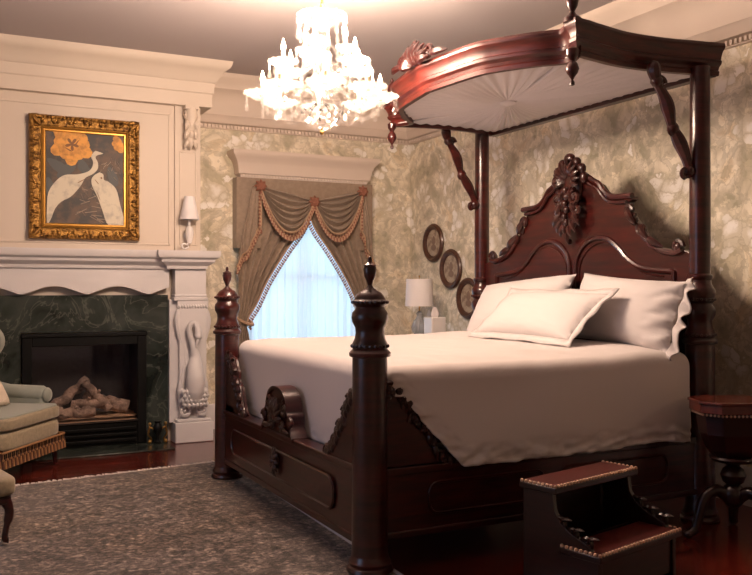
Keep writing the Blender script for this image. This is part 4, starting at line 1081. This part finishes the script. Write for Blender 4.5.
# ------------------------------------------------------------------ armchair and footstool
F0 = V(.565, 6.15, 0); fa = math.atan2(.825, .56)            # local x to the far side, local -y is the front
fa = math.atan2(.825, .565)
t = thing('armchair', 'olive and grey upholstered armchair with tasselled skirt in front of the fireplace', 'chair', F0, fa)
M = Matrix.Translation(F0) @ Matrix.Rotation(fa, 4, 'Z')
def cushion(mb, x0, x1, y0, y1, z0, z1, r=.04, n=10, puff=.02):
    """soft rounded block"""
    cx, cy, cz = (x0 + x1) / 2, (y0 + y1) / 2, (z0 + z1) / 2; hx, hy, hz = (x1 - x0) / 2, (y1 - y0) / 2, (z1 - z0) / 2
    rows = []
    N1, N2 = 24, 48; e1 = .25
    sp = lambda v, e: math.copysign(abs(v) ** e, v)
    for i in range(N1 + 1):
        th = -PI / 2 + PI * i / N1; row = []
        for k in range(N2):
            a = 2 * PI * k / N2
            row.append((cx + hx * sp(math.cos(th), e1) * sp(math.cos(a), e1), cy + hy * sp(math.cos(th), e1) * sp(math.sin(a), e1), cz + hz * sp(math.sin(th), e1 * 1.6)))
        rows.append(row)
    mb.grid(rows, closeV=True, cap=True)
m = MB(M); cushion(m, -.39, .39, .0, .66, .205, .345); sb = m.build('seat_base', chairf, t)
m = MB(M); cushion(m, -.375, .375, -.012, .60, .335, .435); m.build('seat_cushion', chairf, t)
m = MB(M); cushion(m, -.365, .365, .004, .59, .415, .440); m.build('cushion_top', chairg, t)
m = MB(M); fringe(m, [(-.392, .3, .222), (-.392, .0, .222), (-.38, -.006, .222), (.38, -.006, .222), (.392, .0, .222), (.392, .6, .222)], .10, .022, out=(0, 0, 0)); m.build('fringe', [mat('skirt_fringe_amber', (.30, .15, .06), .6), mat('skirt_fringe_brown', (.085, .03, .016), .6)], t)
for sx_ in (-1, 1):
    m = MB(M); x = sx_ * .345
    cushion(m, x - .05, x + .05, .11, .64, .33, .51); m.tube([(x, .10, .495), (x, .14, .502), (x, .4, .51), (x, .62, .56)], [.038, .058, .058, .055], 14); m.ball((x, .105, .495), (.052, .03, .052), 14)
    m.build('arm', chairg, t)
    m = MB(M); rows = []
    for i in range(9):
        q = i / 8; z = .66 + .42 * q; d = .25 * math.sin(PI * (.05 + .9 * q)); rows.append([(x - .03, .66 - d, z), (x - .035, .665 - d * .5, z), (x - .03, .70, z), (x + .03, .70, z), (x + .035, .665 - d * .5, z), (x + .03, .66 - d, z)])
    m.grid(rows, closeV=True, cap=True); m.build('wing', chairg, t, sub=1)
m = MB(M); cushion(m, -.36, .36, .56, .70, .36, 1.12); m.build('backrest', chairg, t)
for x in (-.34, .34):
    for y in (.05, .62): m = MB(M); m.tube([(x, y, .25), (x, y, .12), (x + .01 * (1 if x > 0 else -1), y - .005, .014)], [.026, .02, .014], 10); m.build('leg', mahog, t)
# lace pillow on the seat
m = MB(Matrix.Translation(F0) @ Matrix.Rotation(fa, 4, 'Z') @ Matrix.Translation((.02, .34, .535)) @ Matrix.Rotation(R_(62), 4, 'X'))
rows = []
for sg in (1, -1):
    rr = []
    for i in range(21):
        row = []
        for j in range(21):
            u, v = -1 + i / 10, -1 + j / 10; f = max(0, (1 - u ** 4) * (1 - v ** 4)) ** .5
            k = 1 + (.06 * math.sin(24 * math.atan2(v, u)) if max(abs(u), abs(v)) > .95 else 0)
            row.append((u * .17 * k, v * .10 * k, sg * f * .04))
        rr.append(row)
    m.grid(rr)
bmesh.ops.remove_doubles(m.b, verts=m.b.verts, dist=.0005)
tag(m.build('lace_pillow', lacem, angle=180), 'small lacy beige pillow resting on the armchair seat', 'pillow')

fx, fy = .065, 4.63
t = thing('footstool', 'round edged olive upholstered footstool with dark cabriole legs at the left edge', 'footstool', (fx, fy, .011), R_(12))
M = Matrix.Translation((fx, fy, 0)) @ Matrix.Rotation(R_(12), 4, 'Z')
m = MB(M); cushion(m, -.24, .24, -.19, .19, .245, .345); m.build('cushion', chairf, t)
m = MB(M); cushion(m, -.225, .225, -.175, .175, .205, .255); m.build('frame', mahog_h, t)
for x in (-.19, .19):
    for y in (-.14, .14):
        s1 = 1 if x > 0 else -1; m = MB(M); m.tube(smooth_line([(x, y, .23), (x + s1 * .02, y, .17), (x + s1 * .005, y, .09), (x - s1 * .002, y, .04), (x + s1 * .012, y, .034)], 4), [.026] * 3 + [.022] * 4 + [.015] * 6 + [.014] * 3 + [.02], 10); m.build('leg', mahog, t)

# ------------------------------------------------------------------ chandelier
hxc, hyc = 1.888, 4.42
ch = thing('chandelier', 'tiered crystal chandelier with lit candle bulbs and glass drops', 'chandelier', (hxc, hyc, 3.1))
m = MB()
m.lathe([(.07, 3.098), (.068, 3.085), (.03, 3.06), (.012, 3.05)], (hxc, hyc, 0), 20)
z = 3.05; k = 0
while z > 2.76:
    a = (k % 2) * PI / 2; pts = [(hxc + .011 * math.cos(b_) * math.cos(a), hyc + .011 * math.cos(b_) * math.sin(a), z - .015 + .02 * math.sin(b_)) for b_ in [i * PI / 5 for i in range(11)]]
    m.tube(pts, .0028, 5); z -= .03; k += 1
m.build('chain', brass, ch)
m = MB(); m.lathe([(.0, 2.775), (.015, 2.77), (.02, 2.76), (.018, 2.74), (.03, 2.70), (.022, 2.66), (.035, 2.62), (.05, 2.58), (.03, 2.53), (.022, 2.50), (.04, 2.46), (.055, 2.43), (.04, 2.40), (.06, 2.37), (.075, 2.34), (.05, 2.31), (.0, 2.30)], (hxc, hyc, 0), 20); m.build('stem', crystal, ch)
m = MB(); m.lathe([(.015, 2.67), (.05, 2.685), (.10, 2.72), (.132, 2.745), (.136, 2.755), (.13, 2.753), (.095, 2.732), (.045, 2.698), (.015, 2.685)], (hxc, hyc, 0), 36)
for k in range(36): a = k * PI / 18; m.ball((hxc + .134 * math.cos(a), hyc + .134 * math.sin(a), 2.753), .008, 6)
m.build('top_dish', dropm, ch)
m = MB(); m.lathe([(.11, 2.275), (.128, 2.265), (.135, 2.235), (.125, 2.19), (.095, 2.15), (.05, 2.125), (.0, 2.12)], (hxc, hyc, 0), 16)
for k in range(16): a = k * PI / 8; m.tube([(hxc + .13 * math.cos(a + q * .4), hyc + .13 * math.sin(a + q * .4), 2.265) if q == 0 else (hxc + (.136 - .02 * q) * math.cos(a + q * .25), hyc + (.136 - .02 * q) * math.sin(a + q * .25), 2.255 - .035 * q) for q in (0, 1, 2, 3)], .006, 5)
m.build('bottom_bowl', crystal, ch)
m = MB(); m.ball((hxc, hyc, 2.107), .013, 10); m.tube([(hxc, hyc, 2.13), (hxc, hyc, 2.095)], .005, 6); m.build('finial', brass, ch)
def drop_mesh(mb, p, ln=.08):
    x, y, z = p
    mb.tube([(x, y, z), (x, y, z - ln * .4)], .002, 4)
    for q in (.1, .28): mb.ball((x, y, z - ln * q), .0085, 6)
    mb.lathe([(.0, -ln * .40), (.006, -ln * .45), (.013, -ln * .8), (.010, -ln * .93), (.0, -ln)], (x, y, z), 6)
drop_proto = {}
def drop(p, parent, ln):
    key = round(ln, 3)
    if key not in drop_proto:
        mb = MB(); drop_mesh(mb, (0, 0, 0), ln); o = mb.build('crystal_drop', dropm, None, angle=20); drop_proto[key] = o
    else:
        o = drop_proto[key].copy(); C.objects.link(o)
    o.parent = parent; o.location = W(parent).inverted() @ Vector(p)
    return o
lamp_w = 14.0
def arm(ang, r, zd, zr, dr, nd, ln):
    """r radius of the candle, zd dish height, zr root height, dr dish radius"""
    c_, s_ = math.cos(ang), math.sin(ang); P_ = lambda q, z: (hxc + q * c_, hyc + q * s_, z)
    m = MB(); pts = smooth_line([P_(.03, zr), P_(r * .35, zr - .055), P_(r * .68, zr - .085), P_(r * .93, zr - .045), P_(r, zd - .03), P_(r, zd)], 5)
    m.tube(pts, .011, 8); m.tube([(p.x, p.y, p.z + .0) for p in smooth_line([P_(.04, zr + .03), P_(r * .3, zr + .07), P_(r * .55, zr + .02), P_(r * .7, zr - .05)], 4)], .007, 6)
    a = m.build('arm', crystal, ch)
    cx, cy = hxc + r * c_, hyc + r * s_
    m = MB(); m.lathe([(.012, -.012), (dr * .5, -.012), (dr * .9, .012), (dr, .026), (dr * .95, .026), (dr * .5, .004), (.012, .0)], (cx, cy, zd), 20)
    for k in range(14): b_ = k * PI / 7; m.ball((cx + dr * math.cos(b_), cy + dr * math.sin(b_), zd + .021), .009, 6)
    m.build('drip_pan', dishm, a)
    m = MB(); m.lathe([(.014, .0), (.018, .012), (.011, .02), (.011, .075), (.0, .076)], (cx, cy, zd), 12); m.build('candle', mat('candle_sleeve', (.45, .36, .22), .6), a)
    m = MB(); m.lathe([(.007, .076), (.013, .090), (.014, .102), (.009, .122), (.003, .14), (.0, .145)], (cx, cy, zd), 12); m.build('bulb', bulbm, a)
    for k in range(nd):
        b_ = ang + 2 * PI * (k + .5) / nd; drop((cx + dr * math.cos(b_), cy + dr * math.sin(b_), zd + .012), a, ln)
    return cx, cy, zd + .11
heads = []
for k in range(8): heads.append(arm(R_(-26.7) + k * PI / 4 + .12, .325, 2.295, 2.27, .10, 6, .085))
for k in range(6): heads.append(arm(R_(-26.7) + k * PI / 3 + .45, .225, 2.455, 2.42, .078, 5, .080))
for k in range(3): heads.append(arm(R_(-26.7) + k * 2 * PI / 3 + .3, .135, 2.57, 2.545, .05, 4, .07))
for k in range(14): b_ = k * PI / 7; drop((hxc + .134 * math.cos(b_), hyc + .134 * math.sin(b_), 2.75), ch, .13)
for i, p in enumerate(heads):
    d = bpy.data.lights.new('candle_light', 'POINT'); d.energy = lamp_w * (.35 if i > 13 else 1.05); d.color = (1, .73, .55); d.shadow_soft_size = .02
    o = bpy.data.objects.new('candle_light', d); C.objects.link(o); o.parent = ch; o.location = W(ch).inverted() @ Vector((p[0], p[1], p[2] + .06))
